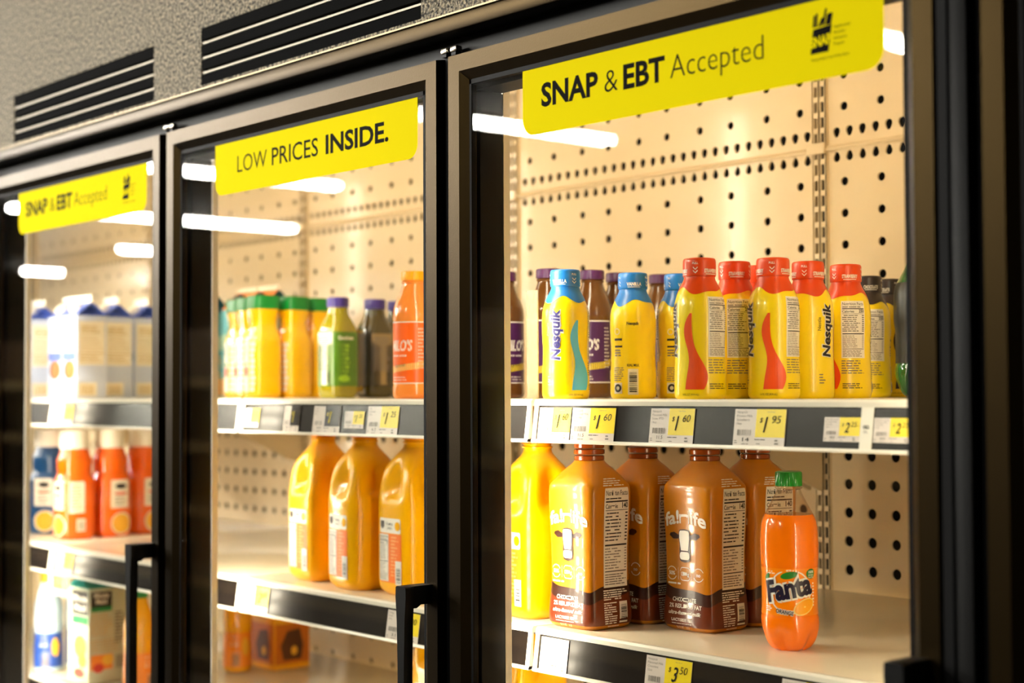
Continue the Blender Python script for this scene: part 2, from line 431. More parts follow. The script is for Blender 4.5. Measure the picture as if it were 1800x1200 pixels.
mb = MB(); mb.box(.782, .076, .1, .80, .80, 2.08, PANEL); part(mb, 'end_panel')
mb = MB(); mb.box(X0C, .066, 2.06, .782, .80, 2.08, PANEL); mb.box(X0C, .066, 1.841, .782, .070, 2.06, PANEL); part(mb, 'inner_roof')
mb = MB(); mb.box(X0C, .10, .30, .782, .80, .34, PANEL); part(mb, 'inner_floor')
mb = MB(); mb.box(X0C, .0, .0, X1C, .75, .10, BLACK); part(mb, 'plinth')
mb = MB(); mb.box(X0C, .778, .34, .782, .80, 2.06, DARK); part(mb, 'rear_shell')  # painted black so the panel holes look shaded inside
mb = MB(); mb.box(.84, .05, .1, X1C, .07, 1.84, DARK); part(mb, 'bay_shade_sheet')  # black sheet added in place of the unlit bay's darkness

# perforated back panels: every hole is cut through the sheet
def holed(mb, x0, x1, z0, z1, cells, mat):
    """cells: list of (cx0,cx1,cz0,cz1, hx,hz, rfun) tiling part of the rectangle; the hole edge is turned inwards"""
    for cx0, cx1, cz0, cz1, hx, hz, shape in cells:
        n = len(shape); pts = [(hx+a, hz+b) for a, b in shape]; out = []
        for a, b in shape:
            L = math.hypot(a, b); dx, dz = a/L, b/L
            t = min([((cx1-hx)/dx if dx > 0 else (cx0-hx)/dx) if abs(dx) > 1e-9 else 9, ((cz1-hz)/dz if dz > 0 else (cz0-hz)/dz) if abs(dz) > 1e-9 else 9])
            out.append((hx+dx*t, hz+dz*t))
        vs = [(p[0], 0, p[1]) for p in out]+[(p[0], 0, p[1]) for p in pts]+[(p[0], .003, p[1]) for p in pts]; fs = []
        for i in range(n): j = (i+1) % n; fs += [(i, j, n+j, n+i), (n+i, n+j, 2*n+j, 2*n+i)]
        # corners of the cell
        for cx, cz in ((cx0, cz0), (cx1, cz0), (cx1, cz1), (cx0, cz1)):
            for i in range(n):
                j = (i+1) % n; a, b = out[i], out[j]
                on = lambda p, x, z: (abs(p[0]-x) < 1e-7, abs(p[1]-z) < 1e-7)
                A, B = on(a, cx, cz), on(b, cx, cz)
                if (A[0] and B[1] and not A[1] and not B[0]) or (A[1] and B[0] and not A[0] and not B[1]):
                    k = len(vs); vs.append((cx, 0, cz)); fs.append((i, k, j))
        mb.add(vs, fs, mat)
def circ(r, n=14, sz=1.0): return [(r*math.cos(2*PI*i/n+.11), r*sz*math.sin(2*PI*i/n+.11)) for i in range(n)]
def keyhole(r, up, n=18):
    out = []
    for i in range(n):
        t = 2*PI*i/n+.07; q = r*(1+.55*max(0, (math.sin(t) if up else -math.sin(t)))**6); out.append((q*math.cos(t), q*math.sin(t)))
    return out
def slot(wd, h): return [(-wd/2+.0001, -h/2), (wd/2, -h/2+.0002), (wd/2-.0001, h/2), (-wd/2, h/2-.0002)]
def rowcells(xs, x0, x1, z0, z1, zc, shape):
    b = [x0]+[(p+q)/2 for p, q in zip(xs[:-1], xs[1:])]+[x1]
    return [(b[i], b[i+1], z0, z1, xs[i], zc, shape) for i in range(len(xs))]
def grid(mb, xs, zs, x0, x1, z0, z1, shape, mat):
    zs = sorted(zs)
    zb = [z0]+[(p+q)/2 for p, q in zip(zs[:-1], zs[1:])]+[z1]
    for i, z in enumerate(zs): holed(mb, x0, x1, zb[i], zb[i+1], rowcells(xs, x0, x1, zb[i], zb[i+1], z, shape), mat)
UPX = .020
PAIR = [UPX+.04+.0446*0]
for k in range(-4, 1):
    x0, x1 = UPX+k*P+.014, UPX+(k+1)*P-.014
    keys = [x0+.0165+.0251*i for i in range(29)]; keys = [x for x in keys if x < x1-.008]
    xc = (keys[0]+keys[-1])/2
    pair = sorted([xc+d*.0251*6+e*.0353 for d in (-2, -1, 0, 1, 2) for e in (-1, 1)])
    dense = [x0+.032+.0447*i for i in range(16)]
    mb = MB()                                   # middle sheet, below the seam
    zs = [1.7345-.0508*i for i in range(8)]
    holed(mb, x0, x1, 1.752, 1.788, rowcells(keys, x0, x1, 1.752, 1.788, 1.7735, keyhole(.0066, True)), PANEL)
    grid(mb, pair, zs, x0, x1, 1.352, 1.752, circ(.0071), PANEL)
    o = part(mb, 'back_panel'); o.location.y = YB
    mb = MB()                                   # top sheet, above the seam
    holed(mb, x0, x1, 1.7945, 1.828, rowcells(keys, x0, x1, 1.7945, 1.828, 1.8165, keyhole(.0068, False)), PANEL)
    grid(mb, pair, [1.8555+.0508*i for i in range(4)], x0, x1, 1.828, 2.06, circ(.0071), PANEL)
    o = part(mb, 'back_panel'); o.location.y = YB
    mb = MB()
    grid(mb, dense, [1.0705+.0452*i for i in range(6)], x0, x1, 1.048, 1.352, circ(.0086), PANEL)
    o = part(mb, 'back_panel'); o.location.y = YB
    mb = MB()
    grid(mb, pair, [.40+.0508*i for i in range(13)], x0, x1, .34, 1.048, circ(.0071), PANEL)
    o = part(mb, 'back_panel'); o.location.y = YB
    mb = MB(); mb.prism([(YB-.009, 1.789), (YB-.004, 1.7945), (YB+.002, 1.7955), (YB+.002, 1.7875), (YB-.007, 1.786)], 'x', x0, x1, PANEL); part(mb, 'seam_strip')
for k in range(-4, 2):
    xc = UPX+k*P
    if xc > .75: xc = .766
    mb = MB(); zs = [.36+.0254*i for i in range(66)]; zs = [z for z in zs if z < 2.04]
    grid(mb, [-.0067, .0067], zs, -.014, .014, .34, 2.06, slot(.0066, .0172), PANEL)
    mb.box(-.0142, 0, .34, -.014, .02, 2.06, PANEL); mb.box(.014, 0, .34, .0142, .02, 2.06, PANEL)
    o = part(mb, 'upright'); o.location.x += xc; o.location.y += YB-.006
    mb = MB(); mb.box(xc-.022, YB-.012, 1.782, xc+.014, YB-.0066, 1.800, PANEL, .001); part(mb, 'joint_clip')

# ------------------------------------------------------------------ glass doors
def door(x0, x1, label, sign=None, handle=True):
    t = tag(empty('glass_door', ((x0+x1)/2, .02, .12)), label, 'door', 'glass doors of the cooler')
    ox, oy, oz = (x0+x1)/2, .02, .12; h = (x1-x0)/2; z0, z1 = 0.0, 1.8405-oz; sw = .0372
    # frame: sloping face, swept round with mitred corners
    prof = [(0, .0), (.003, -.0195), (sw-.012, -.0195), (sw, -.0115), (sw, .0), ]
    mb = MB(); n = len(prof); vs = []; fs = []
    for cx, cz, sx, sz in ((-h, z0, 1, 1), (h, z0, -1, 1), (h, z1, -1, -1), (-h, z1, 1, -1)):
        for d, y in prof: vs.append((cx+sx*d, y, cz+sz*d))
    for c in range(4):
        for i in range(n): fs.append((c*n+i, ((c+1) % 4)*n+i, ((c+1) % 4)*n+(i+1) % n, c*n+(i+1) % n))
    mb.add(vs, fs, BRONZE); mb.build('door_frame', t)
    mb = MB()
    for a in ((-h+sw, -.0118, z0+sw, -h+sw+.004, -.004, z1-sw), (h-sw-.004, -.0118, z0+sw, h-sw, -.004, z1-sw), (-h+sw, -.0118, z1-sw-.006, h-sw, -.004, z1-sw), (-h+sw, -.0118, z0+sw, h-sw, -.004, z0+sw+.006)): mb.box(*a, RUBBER)
    mb.build('gasket', t)
    mb = MB(); mb.box(-h+sw, -.0105, z0+sw, h-sw, -.0045, z1-sw, GLASS); mb.build('glass_pane', t)
    mb = MB()
    for hx in (-h+.006, h+.006 if x1 < .7 else h-.012): mb.box(hx-.0045, -.013, z1, hx+.0045, -.004, z1+.004, BLACK); mb.box(hx-.007, -.014, z1+.0042, hx+.007, -.003, z1+.0125, M('hinge_steel', (205, 198, 180), .25, metal=1.0), .002)
    mb.build('hinge_pin', t, 35)
    if handle:
        hz = oz; hx = h-.0215; root = MB()
        bar = [(-.0085, -.064), (.0085, -.064), (.0095, -.058), (.0085, -.05), (-.0085, -.05), (-.0095, -.058)]
        lv = [(.62, 1.15), (.70, 1.0), (.86, .78), (.93, .8), (.985, 1.0), (1.015, 1.3), (1.027, 1.25), (1.0285, 1.0)]; vs = []; fs = []
        for z, k in lv:
            for a, b in bar: vs.append((hx+a*k-.002, b, z))
        for j in range(len(lv)-1):
            for i in range(6): fs.append((j*6+i, j*6+(i+1) % 6, (j+1)*6+(i+1) % 6, (j+1)*6+i))
        fs += [(5, 4, 3, 2, 1, 0), tuple((len(lv)-1)*6+i for i in range(6))]
        root.add(vs, fs, BLACK)
        for za, zb in ((1.000, 1.0285), (.62, .655)):
            root.prism([(-.0195, zb), (-.055, zb), (-.055, za), (-.045, za), (-.0385, za+.004), (-.0195, za+.004)], 'x', hx-.012, hx+.008, BLACK)
        root.build('door_handle', t, 40)
    if sign:
        X0, X1, Z0, Z1 = sign['box']; fm = flat_mapper((-ox, -.0108, -oz), (1, 0, 0), (0, 0, 1)); p = Print()
        r = .02; pts = []
        for cx, cz, a in ((X1-r, Z0+r, -90),):
            for i in range(7): q = math.radians(a+15*i); pts.append((cx+r*math.cos(q), cz+r*math.sin(q)))
        pts += [(X1, Z1), (X0, Z1)]
        for i in range(7): q = math.radians(180+15*i); pts.append((X0+r+r*math.cos(q), Z0+r+r*math.sin(q)))
        p.poly(SIGN, pts); s = p.build('banner_sign', fm, t)
        p = Print(); sign['draw'](p, X0); p.build('lettering', fm, s, step=.0002)
    return t
def draw_snap(p, X):
    d = X-.1498
    p.text(SIGNINK, 'SNAP', .1845+d, 1.7488, .0268, .100, .03)
    p.text(SIGNINK, '&', .2955+d, 1.7488, .0262, .022, -.012)
    p.text(SIGNINK, 'EBT', .3265+d, 1.7488, .0268, .066, .03)
    p.text(SIGNINK, 'Accepted', .4010+d, 1.7488, .0262, .1345, -.014)
    # paper grocery bag emblem
    x, z = .5975+d, 1.7425
    p.poly(SIGNINK, [(x, z), (x+.0225, z), (x+.027, z+.027), (x+.0035, z+.025)], 2)
    p.text(SIGN, 'SNAP', x+.0005, z+.0065, .0095, .0262, .05, rot=4, layer=4)
    zz = z+.0272
    for a, b, h2, sk in ((.003, .0055, .0125, .001), (.0062, .0088, .014, .001), (.0098, .0138, .0085, .004), (.0150, .0178, .0175, .0035), (.0188, .026, .0118, .0025)):
        p.poly(SIGNINK, [(x+a, zz), (x+b, zz), (x+b+sk, zz+h2*.92), (x+(a+b)/2+sk, zz+h2), (x+a+sk, zz+h2*.9)], 2)
    for i, wd in enumerate(('Supplemental', 'Nutrition', 'Assistance', 'Program')):
        p.text(SIGNINK, wd, x+.0295, z+.0225-.0058*i, .0026, None, 0)
    p.text(SIGNINK, 'Putting Healthy Food Within Reach', x+.001, z-.0072, .0025, .047, 0)
def draw_low(p, X):
    p.text(SIGNINK, 'LOW', -.5345, 1.7470, .0262, .087, -.006); p.text(SIGNINK, 'PRICES', -.4330, 1.7470, .0262, .1265, .004); p.text(SIGNINK, 'INSIDE.', -.2865, 1.7470, .0264, .1545, .026)
for k, lab, dr in ((-2, 'far glass cooler door with a yellow SNAP and EBT banner, in front of blue cartons', draw_snap), (-1, 'middle glass cooler door with a yellow LOW PRICES INSIDE banner', draw_low), (0, 'near glass cooler door with a yellow SNAP and EBT banner, in front of chocolate milk', draw_snap)):
    a = .1498+k*P + (.009 if k == -1 else 0)
    door(.0085+k*P, .7506+k*P, lab, {'box': (a, a+.5375, 1.7155, 1.7985), 'draw': dr})
door(.7969, 1.54, 'dark unlit glass cooler door beyond the black end frame', None, True)

# ------------------------------------------------------------------ shelves with label rails
def shelf(k, S, label, cut=None):
    x0, x1 = .0155+k*P, .0075+(k+1)*P; wd = x1-x0
    t = tag(empty('shelf', (x0, YR, S)), label, 'shelf', 'shelves of the cooler')
    mb = MB(); mb.box(0, .006, -.012, wd, YB-YR-.010, 0, SHELF, .0015); mb.build('shelf_board', t, 35)
    mb = MB()
    mb.prism([(.008, 0), (.001, 0), (-.0015, -.003), (-.0015, -.0085), (.001, -.0085), (.008, -.010)], 'x', 0, wd, WHITE)
    for z, dy in ((-.0585, -.0078),): mb.prism([(dy, z), (dy-.0015, z+.0015), (dy-.0005, z+.0045), (dy+.006, z+.0048), (dy+.006, z)], 'x', 0, wd, WHITE)
    for a, b in ((0, .0075), (wd-.0075, wd)): mb.prism([(.0016, -.008), (-.0012, -.008), (-.0081, -.0575), (-.0003, -.0575)], 'x', a, b, WHITE)
    mb.build('label_rail', t, 30)
    mb = MB(); mb.prism([(.0045, -.0085), (.0014, -.0085), (-.0051, -.055), (-.0018, -.055)], 'x', .0075, wd-.0075, INSERT); mb.build('label_channel', t)
    for s in (.006, wd-.009):
        mb = MB(); mb.prism([(YB-YR-.012, -.012), (.30, -.012), (.30, -.020), (YB-YR-.045, -.140), (YB-YR-.020, -.150), (YB-YR-.012, -.150)], 'x', s, s+.003, PANEL); mb.build('bracket', t)
    return t
SL = {(-2, 0): 'top cream shelf in the far bay, holding blue and white cartons', (-2, 1): 'middle cream shelf in the far bay, holding white-capped orange juice', (-2, 2): 'bottom cream shelf in the far bay, holding a green gable carton',
      (-1, 0): 'top cream shelf in the middle bay, holding green-capped juice carafes', (-1, 1): 'middle cream shelf in the middle bay, holding yellow juice jugs', (-1, 2): 'bottom cream shelf in the middle bay, below the yellow juice jugs',
      (0, 0): 'top cream shelf in the near bay, holding yellow milk bottles', (0, 1): 'middle cream shelf in the near bay, holding brown milk bottles and an orange soda',
      (-3, 0): 'top cream shelf cut off by the far door frame', (-3, 1): 'middle cream shelf cut off by the far door frame', (-3, 2): 'bottom cream shelf cut off by the far door frame'}
for (k, l), lab in SL.items(): shelf(k, (S1, S2, S3)[l], lab)

# ------------------------------------------------------------------ price tags on the rails
def rail_map(S):
    return flat_mapper((0, YR+.0014-.0003, S-.0085), (1, 0, 0), (0, .0065, .0465))
def price_tag(x0, x1, S, t0, t1, label, price=None, words=(), unit=None, yellow=(.43, 1.0), style='y'):
    """t0,t1: distance of the top and bottom edge below the top of the channel, along its slope"""
    fm = rail_map(S); t = tag(empty('price_tag', fm((x0+x1)/2, -t1, .0006)), label, 'price tag', 'price tags in the shelf rails')
    o = fm((x0+x1)/2, -t1, .0008); off = Vector(o); inv = lambda u, z, e: tuple(Vector(fm(u, z, e))-Vector(fm((x0+x1)/2, -t1, .0006)))
    W, H = x1-x0, t1-t0; p = Print(); p.rect(PAPER, x0, -t1, x1, -t0, 3)
    mb = MB(); V = [inv(u, z, e) for e in (.0006, .001) for u, z in ((x0, -t1), (x1, -t1), (x1, -t0), (x0, -t0))]
    mb.add(V, [(0, 3, 2, 1), (4, 5, 6, 7), (0, 1, 5, 4), (1, 2, 6, 5), (2, 3, 7, 6), (3, 0, 4, 7)], PAPER); mb.build('card', t)
    yx0, yx1 = x0+W*yellow[0], x0+W*yellow[1]; yz = -t0-.76*H; ym = TAGYEL if style == 'y' else INSERT
    p = Print()
    if style in ('y', 'd'): p.rect(ym, yx0, yz, yx1, -t0, 5); p.build('price_patch', inv, t)
    p = Print(); yw = yx1-yx0; ink = INK if style == 'y' else TAGYEL
    if price:
        d, c = price
        p.text(ink, '$', yx0+.14*yw, -t0-.36*H, .13*H, .1*yw, .0, .25, layer=7)
        p.text(ink, d, yx0+.27*yw, -t0-.62*H, .40*H, (.14 if d == '1' else .24)*yw, .012, .3, layer=7)
        p.text(ink, c, yx0+.56*yw, -t0-.38*H, .20*H, .30*yw, -.004, .2, layer=7)
        if style == 'y': p.text(GREYINK, 'Sale Price', yx0+.38*yw, -t0-.09*H, .03*H, .26*yw, layer=7)
    lx = x0+.05*W
    for i, s in enumerate(words): p.text(GREYINK, s, lx, -t0-(.115+.105*i)*H, .065*H, min(.36*W, .026*W*len(s)), .0, layer=7)
    if words:
        p.bars(GREYINK, x0+.08*W, -t1+.28*H, x0+.36*W, -t1+.44*H, 15, 7, int(x0*1000) % 97)
        if unit: p.text(INK, unit, x0+.19*W, -t1+.12*H, .1*H, .13*W, .0, layer=7)
        p.lines(GREYINK, x0+.03*W, -t1+.05*H, x0+.10*W, -t1+.16*H, 2, .4, 7); p.lines(GREYINK, x0+.18*W, -t1+.03*H, x0+.36*W, -t1+.07*H, 1, .5, 7)
        p.lines(INK, yx0, -t1+.15*H, yx0+.3*W, -t1+.2*H, 1, .4, 7); p.lines(GREYINK, yx0+.04*W, -t1+.04*H, yx0+.14*W, -t1+.08*H, 1, .5, 7); p.lines(GREYINK, x0+.82*W, -t1+.03*H, x0+.9*W, -t1+.2*H, 2, .5, 7)
    if p.items: p.build('printing', inv, t)
    return t
B0, B1 = .003, .0462
price_tag(.025, .088, S1, B0, B1, 'washed-out tag at the far end of the near top rail, beside the shelf joint', ('1', '60'), ('Nesquick', 'Flavored Milk', 'Vanilla'), "11.5")
price_tag(.090, .1715, S1, B0, B1, 'pale $1.60 tag in glare, under the vanilla milk bottles', ('1', '60'), ('Nesquick', 'Flavored Milk', 'Vanilla', '14oz'), "11.5")
price_tag(.234, .308, S1, B0, B1, 'sharp $1.60 tag with a bold yellow square, under the gap between milk flavours', ('1', '60'), ('Nesquick', 'Flavored Milk', 'Straw, PTD', '14oz'), "11.5")
price_tag(.372, .449, S1, B0, B1, '$1.95 tag under the strawberry milk bottles', ('1', '95'), ('Nesquick', 'Protein Milk', 'Strawberry', '14oz'), "14")
price_tag(.504, .553, S1, .0115, .0385, 'small $2.25 tag touching the left side of the white divider card', ('2', '25'), ('Nesquick Vanilla', 'Protein Milk', 'Vanilla', '12oz'), "18.8")
price_tag(.571, .620, S1, .0115, .0385, 'small $2.25 tag between the white divider card and the door frame', ('2', '25'), ('Nesquick Vanilla', 'Protein Milk', 'Choc PTD', '12oz'), "18.8")
fm = rail_map(S1); base = Vector(fm(.5605, -.0465, .0006))
t = tag(empty('divider_card', base), 'plain white upright card with a small mark between two $2.25 tags', 'card')
mb = MB(); mb.add([tuple(Vector(fm(u, z, e))-base) for e in (.0005, .0014) for u, z in ((.5535, -.0465), (.5695, -.0465), (.5695, 0), (.5535, 0))], [(0, 3, 2, 1), (4, 5, 6, 7), (0, 1, 5, 4), (1, 2, 6, 5), (2, 3, 7, 6), (3, 0, 4, 7)], WHITE); mb.build('card', t)
p = Print(); p.ring(INK, .5595, -.022, .0016, .0008, 7); p.ring(INK, .5632, -.022, .0016, .0008, 7); p.lines(GREYINK, .558, -.029, .5645, -.0255, 2, .4, 7); p.build('printing', lambda u, z, e: tuple(Vector(fm(u, z, e))-base), t)
price_tag(.026, .080, S2, B0, B1, 'blank white tag in glare at the far end of the near middle rail', None, ('Fairlife',), None, style='n')
price_tag(.223, .300, S2, B0, B1, '$3.50 tag under the brown milk bottles', ('3', '50'), ('Nesquick', 'Flavored Milk', 'Chocolate', '52oz'), "6.3")
price_tag(.439, .518, S2, B0, B1, 'white and yellow tag below the orange soda, right of the $3.50 tag', ('1', '25'), ('Clover Valley', 'Milk', 'Whole', '14oz'), "8.9")
price_tag(-.737, -.690, S1, .008, .040, 'bleached white and yellow tag at the far end of the middle top rail', ('1', '25'), ('Juice',), None)
price_tag(-.612, -.565, S1, B0, B1, 'white tag with a dark $1 square, farther of the two on the middle top rail', ('1', ' '), ('Juice', 'Orange'), "9.9", style='d')
price_tag(-.524, -.447, S1, B0, B1, 'white tag with a dark $1 square, nearer of the two on the middle top rail', ('1', ' '), ('Juice', 'Green', '15oz'), "9.9", style='d')
price_tag(-.435, -.382, S1, .011, .038, 'small $1.25 tag on the middle top rail', ('1', '25'), ('Tea', 'Sweet', '20oz'), "6.2")
price_tag(-.373, -.293, S1, B0, B1, 'large $1.25 tag under the orange tea bottle', ('1', '25'), ('Tea', 'Lemonade', '20oz'), "6.2")
price_tag(-.737, -.660, S2, B0, B1, 'overexposed yellow tag at the far end of the middle rail, below the jugs', ('2', '00'), ('Orange', 'Juice'), "3.1")
price_tag(-.323, -.243, S2, B0, B1, 'yellow and white tag on the middle rail, behind a door handle', ('2', '00'), ('Orange', 'Juice', '64oz'), "3.1")
price_tag(-1.492, -1.415, S1, B0, B1, 'pale tag with a yellow corner under the blue cartons', ('3', '00'), ('Almond', 'Milk'), "4.7")
price_tag(-1.490, -1.412, S2, B0, B1, 'pale tag with a yellow corner under the white-capped orange juice', ('3', '75'), ('Orange', 'Juice'), "7.2")
# paper talker hanging from the far middle rail
t = tag(empty('shelf_talker', (-1.45, .132, .985)), 'yellow and white paper slip hanging from the far middle rail', 'card')
mb = MB(); mb.box(-.05, -.0006, 0, .05, .0002, .042, PAPER); mb.build('card', t)
p = Print(); p.rect(TAGYEL, -.03, .013, .045, .041, 2); p.text(INK, '2', .005, .018, .015, None, .02, .2, layer=4); p.build('price_patch', flat_mapper((0, -.0008, 0), (1, 0, 0), (0, 0, 1)), t)

# ------------------------------------------------------------------ products
YEL = M('sleeve_yellow', (255, 226, 0), .28, coat=.3)
BLK = M('print_black', (24, 20, 24), .4); WHT = M('print_white', (244, 240, 230), .35)
NAVY = M('print_navy', (44, 40, 110), .4)
def milk_bottle(flavour, cap_rgb, art_rgb, capword):
    capm = M(flavour+'_sleeve', cap_rgb, .35, coat=.2); art = M(flavour+'_art', art_rgb, .35, coat=.2); logo = NAVY if flavour == 'vanilla' else BLK
    r = empty('milk_bottle')
    keys = [(0, .0285), (.002, .0308), (.008, .0322), (.03, .0320), (.05, .0312), (.066, .0309), (.084, .0316), (.102, .0321), (.116, .0316), (.127, .0294), (.137, .0254), (.1445, .0215), (.1495, .0192), (.1525, .0186)]
    L, o = loft_obj('bottle_body', keys, YEL, r, 64, 64)
    kc = [(.1522, .0180), (.1528, .0202), (.155, .0206), (.170, .0207), (.1735, .0203), (.1755, .0190), (.176, .0165)]
    C, o = loft_obj('cap', kc, capm, r, 64, 20)
    hem = lambda t: .1335+.0035*math.sin(3*t+.6)+.0022*math.sin(5*t)
    mb = MB(); L.band(mb, capm, hem, .1524, eps=.0005, nt=96, nz=8); mb.build('neck_sleeve', r, 60)
    p = Print(); mp = C.mapper(0, .163)
    for i in range(3):
        u = (i-1)*.0433
        p.text(WHT, capword, u, .1570, .0045, .021, .03, align='c'); p.rect(WHT, u-.009, .1548, u+.009, .1556)
        p.text(WHT, 'PULL', u+.0215, .1675, .0026, .0075, .02, align='c')
        for q in (0, .0042): p.poly(WHT, [(u+.0215, .1602-q), (u+.0245, .1632-q), (u+.0245, .1645-q), (u+.0215, .1615-q), (u+.0185, .1645-q), (u+.0185, .1632-q)], 2)
    p.build('cap_print', mp, r, ds=.003)
    p = Print(); mp = L.mapper(0, .08); R = .0316
    A = lambda deg: math.radians(deg)*R
    # wordmark reading upwards, white outline beneath
    p.text(WHT, 'Nesquik', .0052, .0515, .0125, .070, .09, .12, rot=90, layer=2)
    p.text(logo, 'Nesquik', .0052, .0525, .0125, .068, .035, .12, rot=90, layer=4)
    p.text(logo, 'Nestle', -.0105, .086, .0042, .017, .0, rot=90, layer=4)
    p.lines(GREYINK, A(-24), .018, A(-8), .032, 4, .4, 2, 4)
    # plain wavy splash in the flavour colour
    cx = A(56); left = []; right = []
    for i in range(25):
        u = i/24; z = .012+.094*u; cen = cx+.0058*math.sin(u*5.6+.4); wd = .0105*(1-u)**.75+.0012; wd *= 1+.25*math.sin(u*9)
        left.append((cen-wd, z)); right.append((cen+wd, z))
    p.poly(art, left+right[::-1], 2)
    p.text(BLK, '14 FL OZ (414 mL)', cx-.003, .0045, .0026, .021, 0, align='c', layer=2)
    p.facts(A(92), .052, A(150), .1265, '250', WHT, BLK, 2, 11)
    p.lines(GREYINK, A(92), .031, A(148), .050, 6, .4, 2, 7); p.lines(BLK, A(94), .012, A(146), .02, 3, .4, 2, 8)
    # back: small mark, barcode, recycling text
    bx = A(-125)
    p.text(BLK, 'Nesquik', bx, .102, .0042, .017, .03, align='c'); p.text(BLK, 'REAL MILK', bx, .0445, .0034, .017, .02, align='c')
    p.rect(WHT, bx-.007, .0055, bx+.007, .041, 2); p.bars(BLK, bx-.005, .009, bx+.005, .038, 16, 4, 9, True)
    p.ring(WHT, bx-.0235, .093, .004, .0012, 2); p.rect(BLK, bx-.029, .0805, bx-.0155, .0835, 2); p.rect(BLK, bx-.029, .071, bx-.0155, .0735, 2)
    p.lines(GREYINK, bx-.029, .058, bx-.014, .069, 3, .5, 2, 3); p.lines(GREYINK, bx-.03, .024, bx-.012, .044, 7, .4, 2, 2); p.rect(WHT, bx-.029, .007, bx-.0155, .022, 2); p.ring(BLK, bx-.022, .0145, .0042, .003, 4)
    p.build('label_print', mp, r, ds=.003, dz=.006)
    return r
GS, GV, GC = 'strawberry milk bottles on the near top shelf', 'vanilla milk bottles on the near top shelf', 'chocolate milk bottles on the near top shelf'
van = milk_bottle('vanilla', (28, 118, 200), (84, 200, 255), 'VANILLA')
straw = milk_bottle('strawberry', (226, 70, 6), (244, 84, 14), 'STRAWBERRY')
choc = milk_bottle('chocolate', (44, 32, 34), (52, 34, 36), 'CHOCOLATE')
def setm(root, spots, cat, group):
    for i, (x, y, z, rz, lab) in enumerate(spots):
        o = root if i == 0 else copy_tree(root); place(o, x, y, z, rz); tag(o, lab, cat, group)
setm(van, [(.0370, .183, S1, -67, 'yellow vanilla milk bottle with a blue cap showing its big upright name, farthest forward'),
           (.0530, .297, S1, 80, 'blue-capped yellow milk bottle turned to show its barcode'),
           (.0790, .363, S1, 100, 'blue-capped yellow milk bottle mostly hidden behind the first red-capped one')], 'bottle', GV)
setm(straw, [(.2740, .193, S1, -121, 'red-capped yellow milk bottle beside the blue-capped ones, front of its row'),
             (.3340, .263, S1, -113, 'red-capped yellow milk bottle in the middle, a black upright name along its edge'),
             (.3270, .341, S1, -4, 'red-capped yellow milk bottle with its upright name facing right, fourth in the row'),
             (.3270, .4195, S1, -157, 'red-capped yellow milk bottle with its nutrition table in full view, nearest the dark-capped ones'),
             (.2680, .266, S1, -160, 'red-capped yellow milk bottle behind the first, showing Calories 250'),
             (.2450, .342, S1, -150, 'red-capped yellow milk bottle mostly hidden behind the middle one')], 'bottle', GS)
setm(choc, [(.2000, .690, S1, -78, 'dark-capped yellow chocolate milk bottle showing a dark splash'), (.2180, .615, S1, -160, 'dark-capped yellow chocolate milk bottle half hidden behind a red-capped one')], 'bottle', GC)

def tea_bottle(name, liquid, labelm, capm, ring_m, word, liq2=None, h=.198):
    r = empty(name)
    k = [(0, .027), (.002, .0305), (.008, .0322), (.020, .0318), (.024, .0312), (.118, .0312), (.124, .0322), (.136, .0315), (.150, .0275), (.163, .0215), (.172, .0180), (.178, .0165), (.1805, .0185), (.183, .0165), (.184, .0160)]
    L, o = loft_obj('bottle_body', k, liquid, r, 56, 60)
    screw_cap('cap', .0190, .1835, h, capm, r, 30)
    mb = MB(); L.band(mb, labelm, .0245, .1175, eps=.0005, nz=6)
    L.band(mb, ring_m, .0233, .0247, eps=.0007, nz=1); L.band(mb, ring_m, .1172, .1188, eps=.0007, nz=1); mb.build('label', r, 60)
    p = Print(); mp = L.mapper(0, .07)
    for u in (-.05, .05):
        p.text(WHT, word, u, .074, .0155, .042, .03, .2, align='c')
        band = [(u-.04, .048), (u+.03, .056), (u+.042, .060), (u+.042, .050), (u+.03, .046), (u-.04, .037)]; p.poly(TAGYEL if capm is not ORCAP else M('cream_band', (250, 226, 130), .4), band, 2)
        p.text(BLK, 'Famous', u-.012, .0475, .0055, .022, .0, .3, rot=7); p.lines(WHT, u-.02, .064, u+.022, .0685, 1, .6, 2); p.lines(WHT, u-.02, .027, u+.02, .035, 2, .4, 2)
    p.ell(TAGYEL, -.083, .103, .012, .008, 2, 20)
    p.rect(WHT, .0915, .028, .0985, .042, 2); p.lines(WHT, .080, .045, .09, .11, 12, .4, 2)
    p.build('label_print', mp, r, ds=.003, dz=.01)
    return r
ORCAP = M('amber_cap', (255, 176, 0), .35)
tea = tea_bottle('tea_bottle', M('brown_tea', (96, 58, 22), .12, coat=.6, sss=.2), M('purple_label', (66, 20, 74), .3), M('plum_cap', (78, 26, 84), .35), WHT, "MILO'S")
setm(tea, [(-.2600, .325, S1, -95, 'purple-labelled brown tea bottle cut by the door edge'), (-.1720, .340, S1, -100, 'purple-labelled brown tea bottle right behind the first vanilla milk bottle'),
           (-.1500, .412, S1, -155, 'purple-capped brown tea bottle standing between the two blue-capped milk bottles'), (-.1650, .482, S1, -100, 'purple-capped tea bottle hidden behind the barcode milk bottle'),
           (-.1460, .560, S1, -60, 'purple-capped brown tea bottle left of the red-capped milk bottles')], 'bottle', 'brown tea bottles on the top shelf')
lem = tea_bottle('tea_bottle', M('peach_tea', (255, 150, 66), .15, coat=.6, sss=.2), M('orange_label', (255, 104, 4), .3), ORCAP, WHT, "MILO'S")
place(lem, -.336, .205, S1, -170); tag(lem, 'orange tea bottle with an amber cap beside the black door frame', 'bottle')
for o in lem.children: pass

